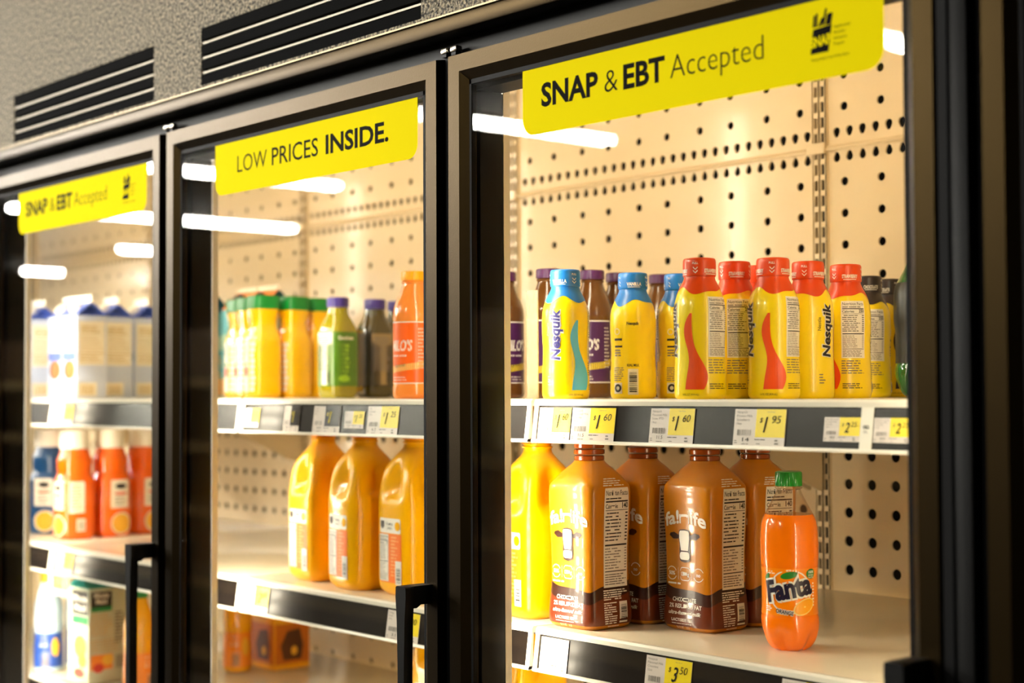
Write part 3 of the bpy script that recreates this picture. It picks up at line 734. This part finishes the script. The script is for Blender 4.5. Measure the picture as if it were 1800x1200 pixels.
# green soda at the right edge
r = tag(empty('soda_bottle'), 'dark green soda bottle half hidden by the right door frame', 'bottle')
SK = [(0, .020, 0, 0, 0, .12), (.004, .026, 0, 0, 0, .2), (.014, .032, 0, 0, 0, .15), (.030, .0355, 0, 0, 0, .03), (.040, .0352), (.046, .0338), (.052, .0335), (.094, .0335), (.099, .034), (.105, .0352), (.125, .0356), (.145, .0350), (.158, .0328), (.170, .0270), (.182, .0205), (.190, .0165), (.197, .0140), (.1995, .0136)]
GB = M('green_plastic', (10, 96, 30), .1, coat=.8, sss=.1)
L, o = loft_obj('bottle_body', SK, GB, r, 60, 60)
screw_cap('cap', .0148, .2035, .2200, M('green_cap', (0, 130, 50), .35), r, 30)
mb = MB(); L.band(mb, M('soda_label_dark', (26, 30, 22), .3), .048, .162, nz=14); mb.build('label', r, 60)
mb = MB(); L2 = Loft([(.199, .0160), (.2005, .0162), (.2015, .0140), (.204, .0130)], 6); L2.mesh(mb, GB, 40); mb.build('neck_ring', r, 40)
place(r, .303, .620, S1, 0)

# orange soda
FOR = M('orange_soda', (255, 124, 0), .25, spec=.15, coat=1.0)
for q in (FOR, PANEL): q.node_tree.nodes['Principled BSDF'].inputs['Coat Roughness'].default_value = .02 if q is FOR else .09
r = tag(empty('soda_bottle'), 'orange soda bottle with a green cap standing alone at the front', 'bottle')
mb = MB(); LF = Loft([(z*1.0, *k) for z, *k in SK], 70); LF.mesh(mb, FOR, 80, (0, .1655)); mb.build('soda_filled_body', r, 40)
mb = MB(); LF.mesh(mb, CLEAR, 64, (.1657, .1995), cap=False); mb.build('clear_neck', r, 40)
mb = MB(); Loft([(.1955, .0142), (.197, .0168), (.1982, .0168), (.1995, .0142)], 6).mesh(mb, CLEAR, 48); mb.build('neck_ring', r, 40)
screw_cap('cap', .0166, .2000, .2180, M('bright_green_cap', (0, 140, 30), .3, coat=.3), r, 34, .0008)
FL = M('soda_label', (255, 140, 0), .3, spec=.15, coat=.8); FL.node_tree.nodes['Principled BSDF'].inputs['Coat Roughness'].default_value = .02
mb = MB(); LF.band(mb, FL, .0445, .1015, eps=.0006, nz=8); mb.build('label', r, 60)
p = Print(); mp = LF.mapper(math.radians(-52), .072); LOGO = M('logo_indigo', (22, 12, 44), .35); GRN = M('leaf_green', (0, 120, 20), .4)
p.ring(WHT, -.001, .0735, .0260, .0016, 3, n=40)
p.ell(GRN, -.002, .0935, .0105, .0042, 5, 12)
RIND = M('pale_rind', (255, 224, 130), .4)
p.ell(RIND, .0165, .0555, .0150, .0088, 4, 28); p.ell(M('orange_slice', (255, 170, 10), .35), .0165, .0555, .0136, .0076, 5, 28); p.ell(RIND, .0165, .0555, .0012, .001, 6)
# wordmark: white backing then dark letters, rising to the right
for mat, bold, L in ((WHT, .11, 7), (LOGO, .045, 9)): p.text(mat, 'Fanta', -.0285, .0610, .0235, .057, bold, .06, rot=12, layer=L)
p.text(WHT, 'ORANGE', -.018, .0485, .0046, .0205, .14, rot=-9, layer=7); p.text(LOGO, 'ORANGE', -.018, .0485, .0046, .0205, .02, rot=-9, layer=9)
p.ell(GRN, .0255, .0950, .0065, .0062, 5, 0); p.text(WHT, '100%', .0255, .0958, .003, .008, .03, align='c', layer=7); p.text(WHT, 'NATURAL', .0255, .0925, .0019, .0085, .02, align='c', layer=7); p.text(WHT, 'FLAVORS', .0255, .0898, .0019, .008, .02, align='c', layer=7)
p.lines(WHT, -.034, .049, -.024, .056, 3, .5, 3); p.lines(WHT, -.03, .094, -.019, .099, 2, .5, 3); p.lines(WHT, .029, .055, .032, .085, 8, .5, 3); p.ell(GRN, -.031, .0905, .003, .005, 5, -30)
p.build('label_print', mp, r, ds=.003, dz=.008)
place(r, .3580, .2600, S2, 4)

# brown filtered-milk bottles
CAR = M('caramel_plastic', (196, 122, 0), .35, spec=.3, coat=.45); CHO = M('dark_choc_print', (52, 19, 6), .35, spec=.3, coat=.45); MID = M('mid_choc_print', (104, 40, 8), .35, spec=.3, coat=.45)
BCAP = M('russet_cap', (150, 66, 14), .2, coat=.5)
def fair():
    r = empty('milk_bottle')
    k = [(0, .040, .036, 5), (.003, .0445, .0405, 5), (.010, .0465, .0425, 5.5), (.030, .0455, .0415, 6), (.062, .0430, .0395, 6), (.10, .0432, .0398, 6), (.15, .0452, .0415, 6), (.182, .0462, .0425, 5.5), (.190, .0455, .0420, 5), (.198, .0415, .0385, 4), (.214, .0290, .0275, 2.6), (.2215, .0215, .0215, 2), (.2235, .0205, .0205, 2)]
    L, o = loft_obj('bottle_body', k, CAR, r, 88, 70)
    mb = MB()
    for z0, z1, q in ((.2235, .2305, .0206), (.2318, .2390, .0212), (.2400, .2500, .0206)): Loft([(z0, q-.0012), (z0+.001, q), (z1-.001, q), (z1, q-.0012)], 6).mesh(mb, BCAP, 48)
    mb.build('cap', r, 40)
    wave = lambda t: .0525-.010*math.sin(2*(t+PI/2)+.35)*(1 if math.cos(2*t) < 1 else 1)*.62
    mb = MB(); L.band(mb, CHO, lambda t: wave(t)-.012, lambda t: wave(t)+.004, eps=.0004, nt=120, nz=4); L.band(mb, MID, .006, lambda t: wave(t)-.0115, eps=.0004, nt=120, nz=8); mb.build('print_band', r, 60)
    p = Print(); mp = L.mapper(-PI/2, .10)
    p.text(WHT, 'fa!rlife', .001, .1365, .0165, .069, .028, align='c', layer=2, arc=.006)
    x, z = .0, .1135; E = lambda pts: [(x+1.6*u, z+1.02*v) for u, v in pts]
    for q in (-1, 1): p.poly(CHO, E([(q*.005, .0115), (q*.011, .016), (q*.0155, .0145), (q*.0165, .0115), (q*.0125, .007), (q*.007, .0075)][::q]), 2)
    p.poly(CHO, E([(-.006, -.012), (-.0055, -.020), (0, -.023), (.0055, -.020), (.006, -.012), (.0056, 0), (.0065, .012), (.005, .0185), (0, .0205), (-.005, .0185), (-.0065, .012), (-.0056, 0)]), 3)
    p.poly(WHT, E([(-.0018, -.0075), (.0018, -.0075), (.0048, .009), (.0044, .0155), (.0022, .0182), (0, .0188), (-.0022, .0182), (-.0044, .0155), (-.0048, .009)]), 5); p.ell(WHT, x, z-.0145, .0075, .0053, 5)
    for i, wd in enumerate(('50%', '13g', 'no')):
        u = -.024+.0235*i; p.ring(WHT, u, .075, .0085, .0011, 2, 25, 155, 14); p.ring(WHT, u, .075, .0085, .0011, 2, 205, 335, 14); p.text(WHT, wd, u, .0728, .0046, None, .04, align='c')
        if i < 2: p.rect(WHT, u+.0114, .067, u+.0118, .083, 2)
    p.lines(WHT, -.032, .0595, .0, .064, 1, .5, 2)
    p.text(WHT, 'CHOCOLATE', -.021, .0385, .0052, .040, .02); p.text(WHT, '2% REDUCED FAT', -.026, .0300, .0052, .054, .02); p.text(WHT, 'ultra-filtered milk', -.027, .0215, .0048, .054, .02, .3)
    p.text(WHT, 'LACTOSE FREE', -.022, .0125, .0036, .036, .03); p.lines(WHT, -.022, .0085, .026, .0105, 1, .4, 2); p.text(WHT, '52 FL OZ (1.5L)', -.016, .0035, .0026, .026, .0)
    g = .083                        # next face round to the right
    p.facts(g-.023, .0555, g+.021, .188, '140', WHT, BLK, 2, 31)
    p.lines(WHT, g-.027, .190, g+.016, .2015, 4, .4, 2, 9)
    p.lines(WHT, g-.024, .0385, g+.02, .053, 5, .5, 2, 5); p.lines(WHT, g-.024, .007, g-.003, .0365, 10, .45, 2, 6); p.lines(WHT, g-.02, .003, g+.015, .0055, 1, .4, 2)
    p.rect(WHT, g+.003, .008, g+.017, .036, 2); p.bars(BLK, g+.005, .0105, g+.015, .033, 16, 4, 9, True)
    p.build('label_print', mp, r, ds=.004, dz=.008)
    return r
f0 = fair()
setm(f0, [(.0540, .2100, S2, 0, 'brown chocolate milk bottle nearest the yellow jug, front of the row'), (.1760, .3080, S2, 0, 'brown chocolate milk bottle showing the whole cow emblem, just behind the soda'),
          (.0660, .3020, S2, 0, 'brown chocolate milk bottle hidden between the two front ones'), (.1860, .3990, S2, -14, 'brown chocolate milk bottle behind the orange soda cap')], 'bottle', 'chocolate milk bottles on the near middle shelf')

# yellow juice jugs
JUG = M('juice_yellow', (255, 186, 0), .3, spec=.25, coat=.4); OL = M('jug_label_orange', (250, 120, 10), .4)
def jug():
    r = empty('juice_jug')
    k = [(0, .038, .038, 4), (.003, .0425, .0425, 4), (.012, .048, .048, 5), (.03, .0495, .0495, 5), (.12, .0495, .0495, 5), (.142, .0494, .0494, 5, .01), (.150, .0492, .0492, 5, .10), (.160, .0487, .0487, 4.8, .27), (.176, .0472, .0472, 4.4, .36), (.194, .0436, .0436, 3.8, .33), (.210, .0360, .0360, 3, .16), (.224, .0255, .0255, 2.3, .02), (.232, .0205, .0205, 2), (.243, .0195, .0195, 2)]
    L, o = loft_obj('jug_body', k, JUG, r, 96, 80)
    mb = MB(); Loft([(.2365, .0200), (.2375, .0218), (.2390, .0218), (.240, .0200)], 6).mesh(mb, JUG, 48); mb.build('neck_ring', r, 40)
    screw_cap('cap', .0225, .2432, .262, M('orange_cap', (240, 120, 10), .35), r, 40)
    p = Print(); mp = L.mapper(-PI/2, .08)
    p.rrect(WHT, -.030, .0975, .029, .1205, .003, 2); p.poly(BLK, [(-.0265, .116), (-.0155, .116), (-.0155, .1075), (-.021, .103), (-.0265, .1075)], 4); p.text(BLK, 'Orange', -.011, .110, .0045, .019, .0, layer=4); p.text(BLK, 'Juice', -.008, .1035, .0045, .013, .0, layer=4); p.ell(JUG, .021, .109, .007, .007, 4)
    p.rect(OL, -.031, .0205, .031, .0965, 2); p.facts(-.031, .0225, -.002, .0955, '110', WHT, BLK, 3, 3); p.lines(M('pale_orange', (255, 170, 90), .4), .001, .03, .024, .094, 12, .5, 4, 5)
    p.rect(WHT, .016, .0185, .031, .0555, 5); p.bars(BLK, .019, .022, .029, .045, 12, 7, 4, True)
    p.build('label_print', mp, r, ds=.004, dz=.01)
    return r
j = jug()
setm(j, [(-.0670, .2230, S2, -8, 'yellow juice jug behind the near door, cut by the door edge'), (-.6380, .2400, S2, -5, 'yellow juice jug farthest from the handle, half hidden by the next'), (-.4920, .2230, S2, -7, 'middle one of three yellow juice jugs behind the middle door'),
         (-.3720, .2380, S2, -4, 'yellow juice jug by the door handle, its right side behind the frame'), (-.245, .36, S3, -8, 'yellow juice jug low down, only its top showing at the bottom edge')], 'jug', 'yellow juice jugs')
k = copy_tree(j); place(k, -.445, .36, S3, 0); tag(k, 'juice jug on the low shelf seen as a sliver beside a door handle', 'jug', 'yellow juice jugs')

# green-capped juice carafes
CAF = M('carafe_juice', (255, 196, 0), .16, coat=.7); GC2 = M('carafe_green', (0, 128, 48), .35)
def carafe():
    r = empty('juice_carafe')
    k = [(0, .024, .024, 4), (.002, .0275, .0275, 4), (.008, .0295, .0295, 4.5), (.105, .0295, .0295, 4.5), (.118, .0285, .0285, 4), (.130, .0250, .0250, 3.6), (.142, .0238, .0238, 3.4), (.160, .0250, .0250, 3.6), (.172, .0262, .0262, 4), (.173, .0262, .0262, 4)]
    L, o = loft_obj('carafe_body', k, CAF, r, 72, 60)
    loft_obj('cap', [(.1732, .0262, .0262, 4), (.1742, .0278, .0278, 4.2), (.197, .0270, .0270, 4.2), (.1995, .0258, .0258, 4), (.200, .0240, .0240, 4)], GC2, r, 72, 16)
    p = Print(); mp = L.mapper(-PI/2, .06)
    p.rect(WHT, -.026, .012, -.002, .112, 2); p.lines(GREYINK, -.02, .085, -.007, .105, 4, .5, 4); p.ell(M('fruit_pink', (236, 110, 90), .4), -.011, .052, .007, .011, 4); p.ell(GRN, -.012, .067, .005, .003, 4); p.rect(WHT, -.021, .018, -.005, .032, 3)
    p.lines(WHT, .002, .012, .021, .110, 9, .75, 2, 6)
    p.rect(WHT, -.027, .146, -.014, .170, 2); p.rect(GRN, -.015, .135, -.009, .158, 3)
    p.build('label_print', mp, r, ds=.004, dz=.012)
    return r
c = carafe()
setm(c, [(-1.1680, .395, S1, 0, 'green-capped juice carafe nearest the teal carton, only a slice showing'), (-1.0960, .375, S1, 0, 'green-capped juice carafe second from the teal carton'), (-1.0230, .355, S1, 0, 'green-capped juice carafe in full view, front right of the carafes'),
         (-1.0250, .425, S1, 8, 'green-capped juice carafe in shade behind the full view one'), (-1.0420, .490, S1, 0, 'green-capped juice carafe beside the green smoothie bottle')], 'bottle', 'green-capped juice carafes')

# smoothies with purple caps
PC = M('purple_cap', (66, 50, 140), .35)
def smoothie(nm, liquid, lab, left):
    r = empty('smoothie_bottle')
    k = [(0, .026, .026, 3), (.002, .029, .029, 3.2), (.008, .0305, .0305, 3.6), (.020, .031, .031, 3.8), (.118, .031, .031, 3.8), (.128, .0300, .0300, 3.4), (.145, .0245, .0245, 2.4), (.156, .0205, .0205, 2), (.166, .0190, .0190, 2), (.168, .0187, .0187, 2)]
    L, o = loft_obj('bottle_body', k, liquid, r, 64, 60); screw_cap('cap', .0205, .1685, .187, PC, r, 36)
    mb = MB(); L.band(mb, lab, .022, .122, eps=.0005, nz=4, nt=96); mb.build('label', r, 60)
    p = Print(); mp = L.mapper(-PI/2, .07)
    p.rect(left, -.024, .024, .021, .121, 2); p.lines(GREYINK, -.02, .05, .016, .115, 16, .45, 4, 5); p.bars(BLK, .006, .028, .016, .048, 14, 4, 4)
    p.text(WHT, 'Goodness', .032, .108, .006, .034, .03); p.lines(M('leaf_print', (150, 200, 40), .4), .032, .03, .062, .1, 9, .7, 2, 8); p.ell(M('leaf_print', (150, 200, 40), .4), .045, .036, .012, .006, 3)
    p.build('label_print', mp, r, ds=.004, dz=.02); return r
s1 = smoothie('green', M('smoothie_green', (150, 140, 14), .14, coat=.6, sss=.15), M('label_green', (72, 120, 12), .3), WHT)
place(s1, -.808, .385, S1, 4); tag(s1, 'bright green smoothie bottle with a purple cap and white side label', 'bottle', 'smoothie bottles')
s2 = smoothie('dark', M('smoothie_dark', (62, 54, 16), .14, coat=.6), M('label_dark', (34, 30, 14), .3), M('tan_panel', (146, 124, 84), .4))
setm(s2, [(-.816, .475, S1, 86, 'dark smoothie bottle with a tan text panel, between two purple-capped ones'), (-.841, .548, S1, 86, 'dark smoothie bottle partly hidden by the orange tea')], 'bottle', 'smoothie bottles')

# gable-top cartons
def carton(name, wd, h, body, roof, fin, capm=None, prints=None, slope=None, fin_along='x', finr=.93):
    r = empty(name); a = wd/2; hb = h*.80; hf = h*finr
    mb = MB(); mb.box(-a, -a, 0, a, a, hb, body, .0015); mb.build('carton_body', r, 35)
    mb = MB(); vs = [(-a, -a, hb), (a, -a, hb), (a, a, hb), (-a, a, hb), (-a, -.0015, hf), (a, -.0015, hf), (a, .0015, hf), (-a, .0015, hf), (-a*.45, 0, hb+.55*(hf-hb)), (a*.45, 0, hb+.55*(hf-hb))]
    mb.add(vs, [(0, 1, 5, 4), (2, 3, 7, 6)], slope or roof); mb.add(vs, [(0, 4, 8), (4, 7, 8), (7, 3, 8), (3, 0, 8), (1, 9, 5), (5, 9, 6), (6, 9, 2), (1, 2, 9), (0, 3, 2, 1), (4, 5, 6, 7)], roof); g = mb.build('gable_roof', r)
    mb = MB(); mb.box(-a, -.0022, hf-.002, a, .0022, h, fin, .0008); f = mb.build('fin', r, 35)
    objs = [g, f]
    if capm:
        sl = math.atan2(hf-hb, a); L = Loft([(0, .0135), (.001, .0145), (.010, .0142), (.0115, .012)], 8); mb = MB(); L.mesh(mb, capm, 32); c0 = mb.build('cap', r, 40)
        c0.rotation_euler = (sl, 0, 0); c0.location = (0, -a*.52, hb+.5*(hf-hb)-.001); objs.append(c0)
    if fin_along == 'y':
        for q in objs:
            M0 = Matrix.Rotation(PI/2, 4, 'Z') @ q.matrix_basis; q.matrix_basis = M0
    if prints:
        p = Print(); prints(p, a, hb, 'front'); p.build('front_print', flat_mapper((0, -a, 0), (1, 0, 0), (0, 0, 1)), r)
        p = Print(); prints(p, a, hb, 'side'); p.build('side_print', flat_mapper((a, 0, 0), (0, 1, 0), (0, 0, 1)), r)
    return r
LBL = M('carton_pale_blue', (196, 208, 238), .4); BLU = M('carton_blue', (78, 104, 190), .4); CREAM = M('carton_cream', (242, 234, 214), .4); BEIGE = M('print_beige', (214, 186, 130), .5); ALM = M('almond_brown', (190, 104, 44), .5); DBL = M('dark_blue_print', (26, 60, 110), .4)
def almond(dark):
    def f(p, a, hb, side):
        if side == 'side':
            p.rect(CREAM, -a*.86, hb*.40, a*.86, hb*.93, 2); p.lines(BEIGE, -a*.7, hb*.78, a*.7, hb*.88, 3, .6, 4); p.rect(BEIGE, -a*.8, hb*.535, a*.8, hb*.55, 4); p.lines(BEIGE, -a*.75, hb*.43, a*.75, hb*.52, 3, .5, 4); p.lines(BEIGE, -a*.75, hb*.57, a*.75, hb*.76, 6, .3, 4)
            p.rect(CREAM, -a*.85, hb*.03, a*.35, hb*.19, 2); p.bars(BEIGE, -a*.7, hb*.05, a*.15, hb*.16, 10, 4)
        else:
            p.rect(CREAM if not dark else BEIGE, -a*.5, hb*.55, a*.9, hb*.92, 2); p.ell(BLK, .3*a, hb*.84, a*.25, hb*.028, 4)
            p.rect(BLU if not dark else DBL, -a*.9, hb*.46, a*.95, hb*.56, 3); p.ell(BLK, a*.05, hb*.345, a*.75, hb*.115, 4); p.ell(ALM, a*.22, hb*.345, a*.66, hb*.11, 6); p.rect(CREAM, -a*.8, hb*.02, a*.9, hb*.2, 3)
    return f
WC = M('white_cap', (246, 240, 226), .35)
ca = carton('milk_carton', .070, .2225, LBL, BLU, WC, WC, almond(False))
cb = carton('milk_carton', .070, .2225, LBL, BLU, WC, WC, almond(True))
H35 = .035
setm(ca, [(-1.7590-H35, .235, S1, 0, 'blue and white milk carton farthest along, whitened by glare'), (-1.5935-H35, .235, S1, 0, 'blue milk carton showing a narrow front with an almond, beside the whitened one'), (-1.5210-H35, .235, S1, 0, 'blue milk carton with a wide cream text panel beside an almond front'),
          (-1.5569-H35, .315, S1, 0, 'blue milk carton with a cream panel behind the almond fronts')], 'carton', 'almond milk cartons')
setm(cb, [(-1.5705-H35, .395, S1, 0, 'blue milk carton with a dark narrow front, nearest the black frame')], 'carton', 'almond milk cartons')
TEAL = M('carton_teal', (90, 164, 176), .4); TEALD = M('carton_teal_dark', (24, 96, 112), .4); OFIN = M('carton_orange', (244, 140, 70), .4)
def jp(p, a, hb, side):
    p.rect(M('pale_teal', (170, 200, 180), .4), -a*.9, hb*.55, a*.9, hb*.72, 2); p.lines(BEIGE, -a*.7, hb*.2, a*.7, hb*.5, 6, .5, 2); p.rect(M('peach_print', (226, 170, 110), .4), -a*.9, hb*.02, a*.9, hb*.22, 2)
DCAP = M('navy_cap', (36, 34, 62), .4)
ja = carton('juice_carton', .083, .2405, TEAL, TEALD, M('fin_cream', (246, 222, 192), .4), DCAP, jp, slope=OFIN, finr=.962)
setm(ja, [(-1.545, .530, S1, 0, 'teal juice carton at the far edge of the middle door'), (-1.369, .530, S1, 0, 'juice carton with orange roof above the farthest green caps'), (-1.284, .530, S1, 0, 'juice carton with orange roof and bare teal gable end, above the nearer green caps')], 'carton', 'teal juice cartons')
MMB = M('carton_sage', (206, 212, 190), .4); MMR = M('carton_seagreen', (40, 140, 134), .4)
def mm(p, a, hb, side):
    if side == 'side':
        p.rect(BLK, -a*.9, hb*.80, a*.2, hb*.965, 2); p.rect(M('banner_green', (0, 150, 80), .4), -a*.9, hb*.755, a*.2, hb*.80, 2); p.text(WHT, 'Minute', -a*.36, hb*.90, .010, .034, .03, align='c', layer=4); p.text(WHT, 'Maid', -a*.36, hb*.835, .010, .026, .03, align='c', layer=4)
        p.lines(BEIGE, -a*.9, hb*.5, a*.25, hb*.74, 9, .5, 2); p.lines(GREYINK, a*.35, hb*.4, a*.9, hb*.75, 10, .5, 2); p.rect(M('fruit_orange', (255, 150, 30), .4), -a*.9, hb*.14, a*.25, hb*.30, 2); p.ell(M('fruit_red', (220, 60, 40), .4), -a*.5, hb*.16, a*.28, hb*.05, 3); p.ell(M('fruit_yellow', (255, 205, 60), .4), 0, hb*.24, a*.3, hb*.055, 3)
        p.bars(GREYINK, a*.4, hb*.14, a*.85, hb*.28, 10, 2); p.lines(BEIGE, -a*.9, hb*.32, a*.9, hb*.46, 5, .4, 2)
    else:
        p.rect(BLK, -a*.6, hb*.72, a*.95, hb*.97, 2); p.rect(M('banner_green', (0, 150, 80), .4), -a*.6, hb*.62, a*.95, hb*.70, 2); p.text(WHT, 'Minute', a*.2, hb*.86, .013, .06, .03, align='c', layer=4); p.text(WHT, 'Maid', a*.2, hb*.76, .013, .05, .03, align='c', layer=4)
        p.ell(M('fruit_yellow', (255, 205, 60), .4), a*.2, hb*.38, a*.6, hb*.12, 3); p.ell(M('fruit_orange', (255, 150, 30), .4), a*.4, hb*.24, a*.4, hb*.08, 4); p.ell(M('fruit_red', (220, 60, 40), .4), a*.1, hb*.1, a*.5, hb*.05, 4)
mmc = carton('juice_carton', .088, .245, MMB, MMR, M('fin_sage', (150, 190, 170), .4), GRN, mm, fin_along='y')
place(mmc, -1.4225-.044, .225, S3, 3); tag(mmc, 'sage gable carton with a black and green banner, under the far middle shelf', 'carton')

# white-capped orange juice on the far middle shelf
def wide_cap(nm, body, rgb2):
    r = empty('juice_bottle')
    k = [(0, .033, .033, 3), (.003, .037, .037, 3.2), (.012, .0395, .0395, 3.6), (.120, .0395, .0395, 3.6), (.132, .0375, .0375, 3), (.142, .0345, .0345, 2.6), (.148, .0350, .0350, 2.4), (.170, .0360, .0360, 2.3), (.186, .0325, .0325, 2.1), (.195, .0300, .0300, 2), (.197, .0295, .0295, 2)]
    L, o = loft_obj('bottle_body', k, body, r, 64, 60); screw_cap('cap', .0325, .1972, .238, WC, r, 44, .0005)
    p = Print(); mp = L.mapper(0, .07)
    p.rect(CREAM, -.028, .058, .006, .126, 2); p.lines(BEIGE, -.024, .065, .0, .12, 8, .5, 4); p.rect(CREAM, -.012, .018, .008, .045, 2); p.bars(GREYINK, -.009, .022, .005, .04, 9, 4)
    g = -.062; p.rect(CREAM, g-.023, .064, g+.02, .126, 2); p.ell(BLK, g, .112, .013, .006, 4); p.rect(M('print_red', (224, 90, 60), .4), g-.014, .093, g+.014, .099, 4); p.lines(GREYINK, g-.014, .07, g+.012, .09, 3, .4, 4)
    p.ell(M('fruit_amber', (244, 180, 50), .4), g+.002, .030, .022, .024, 2); p.ring(CREAM, g+.002, .03, .023, .003, 3)
    p.build('label_print', mp, r, ds=.004, dz=.012); return r
OJ = M('juice_deep_orange', (246, 104, 4), .2, coat=.5, sss=.2)
b = wide_cap('orange', OJ, None)
setm(b, [(-1.6250, .245, S2, 0, 'orange juice bottle with a fat white cap, nearest the shelf front'), (-1.6300, .332, S2, 90, 'white-capped orange juice bottle showing a cream label with a black mark'), (-1.6500, .424, S2, 90, 'white-capped orange juice bottle half hidden by the black frame')], 'bottle', 'white-capped juice bottles')
b2 = wide_cap('blue', M('bottle_blue', (24, 70, 118), .3, coat=.4), None)
place(b2, -1.792, .262, S2, 40); tag(b2, 'white-capped blue bottle farthest along the far middle shelf', 'bottle', 'white-capped juice bottles')

# low shelf, far bay: tall blue bottles; low yellow bottles
def tall(nm, body, band, capm, h=.215):
    r = empty('juice_bottle')
    k = [(0, .024, .024, 2), (.003, .028, .028, 2), (.01, .030, .030, 2), (.05, .030, .030, 2), (.075, .0282, .0282, 2), (.10, .0300, .0300, 2), (.14, .0290, .0290, 2), (.165, .0235, .0235, 2), (.185, .0175, .0175, 2), (.192, .0160, .0160, 2)]
    L, o = loft_obj('bottle_body', k, body, r, 48, 50); screw_cap('cap', .0178, .1925, h, capm, r, 30)
    mb = MB(); L.band(mb, band, .012, .085, nz=8); mb.build('label', r, 60)
    p = Print(); mp = L.mapper(-.6, .06); p.rect(CREAM, -.012, .012, .008, .045, 2); p.bars(GREYINK, -.009, .016, .005, .04, 10, 4); p.ell(M('fruit_amber', (244, 180, 50), .4), .02, .055, .009, .02, 3); p.lines(WHT, -.014, .055, .006, .08, 3, .6, 2); p.build('label_print', mp, r, ds=.004, dz=.012); return r
t1 = tall('blue', M('bottle_pale_blue', (190, 214, 232), .25, coat=.4), M('label_deep_blue', (40, 80, 170), .35), M('cap_amber', (240, 160, 40), .4))
setm(t1, [(-1.6300, .190, S3, 0, 'tall blue-labelled bottle on the far low shelf, beside the door frame'), (-1.6320, .262, S3, 70, 'tall blue-labelled bottle behind the sage carton')], 'bottle', 'blue bottles on the far low shelf')
t2 = tall('yellow', M('low_juice_yellow', (252, 176, 10), .2, coat=.4, sss=.2), M('low_juice_label', (248, 140, 10), .35), M('cap_green', (20, 130, 50), .4))
setm(t2, [(-1.262, .215, S3, 60, 'yellow juice bottle behind the far door handle'), (-1.195, .290, S3, 20, 'yellow juice bottle in the gap right of the far door handle'), (-1.361, .500, S3, 0, 'yellow juice bottle in shade under the far end of the middle rail')], 'bottle', 'yellow juice bottles on the low shelves')
YC = M('carton_amber', (250, 176, 20), .4)
def low_print(p, a, hb, side):
    p.text(M('print_purple', (70, 50, 110), .4), 'juice', 0, hb*.88, .016, a*1.3, .03, align='c'); p.rect(M('carton_rust', (206, 110, 20), .4), -a*.96, hb*.06, a*.96, hb*.5, 2)
    p.poly(M('print_umber', (92, 48, 20), .5), [(-a*.5, hb*.10), (a*.5, hb*.10), (a*.62, hb*.26), (a*.42, hb*.44), (-a*.3, hb*.42), (-a*.66, hb*.26)], 4); p.ell(M('fruit_amber', (244, 180, 50), .4), a*.1, hb*.2, a*.18, hb*.05, 6)
yc = carton('juice_carton', .090, .245, YC, YC, YC, GRN, low_print)
setm(yc, [(-1.345, .600, S3, 0, 'amber juice carton with a dark print, in shade beside the bare pegboard'), (-1.445, .610, S3, 0, 'amber juice carton behind the shaded yellow bottle')], 'carton', 'amber juice cartons')

# clear plastic strip at the shelf joint, a bottle's reflection put into its colour
REFLSTRIP = M('reflection_plastic', (150, 132, 104), .3)
REFLSTRIP.node_tree.nodes['Principled BSDF'].inputs['Alpha'].default_value = .55
t = tag(empty('shelf_divider', (-.014, .168, S1)), 'narrow clear plastic strip with a pale reflection painted in, standing at the shelf joint, left of the first vanilla milk', 'divider')
mb = MB(); mb.box(-.0115, -.001, .0, .0115, .001, .150, REFLSTRIP); mb.build('clear_strip', t)
mb = MB(); mb.box(-.0115, -.008, 0, .0115, -.001, .0015, REFLSTRIP); mb.build('foot', t)

# ------------------------------------------------------------------ the store: ceiling lights, the run of shelving across the aisle
HOUS = M('lamp_housing', (190, 186, 176), .5)
LAMPS = [(-2.36, -1.9, -4.5), (-5.03, -1.6, -5.2), (-7.75, -1.6, -5.1), (-10.45, -3.75, -6.45), (-13.25, -6.1, -6.5), (-16.6, -6.5, -7.0), (.35, -3.3, -5.0)]
LN = ['nearest', 'second', 'third', 'fourth', 'fifth', 'sixth', 'first']
for (x, ya, yb), wd in zip(LAMPS, LN):
    t = tag(empty('ceiling_light', (x, (ya+yb)/2, 2.95)), 'white strip ceiling light mirrored in the glass, %s from the cooler end' % wd, 'ceiling light', 'strip lights on the store ceiling'); h = (ya-yb)/2
    mb = MB(); mb.box(-.07, -h, -.035, .07, h, 0, HOUS, .004); mb.build('housing', t, 35)
    for s in (-.035, .035):
        mb = MB(); n = 10; vs = []; fs = []
        for y in (-h+.02, h-.02):
            for i in range(n): vs.append((s+.018*math.cos(2*PI*i/n), y, -.052+.018*math.sin(2*PI*i/n)))
        for i in range(n): fs.append((i, (i+1) % n, n+(i+1) % n, n+i))
        fs += [tuple(range(n)), tuple(range(n, 2*n))]; mb.add(vs, fs, TUBE); mb.build('tube', t)
GOND = M('brown_gondola', (74, 56, 38), .6); GRAIL = M('gondola_rail', (150, 128, 88), .5)
t = tag(empty('store_shelving', (-5, -3.0, 0)), 'brown run of store shelving dimly mirrored in the cooler frames', 'shelving')
mb = MB(); mb.box(-8, -.02, 0, 4.5, .02, 1.75, GOND); mb.build('back_board', t)
for z in (.1, .45, .8, 1.12, 1.44): 
    mb = MB(); mb.box(-8, .02, z, 4.5, .40, z+.03, GOND); mb.box(-8, .40, z-.012, 4.5, .412, z+.035, GRAIL); mb.build('shelf_board', t)
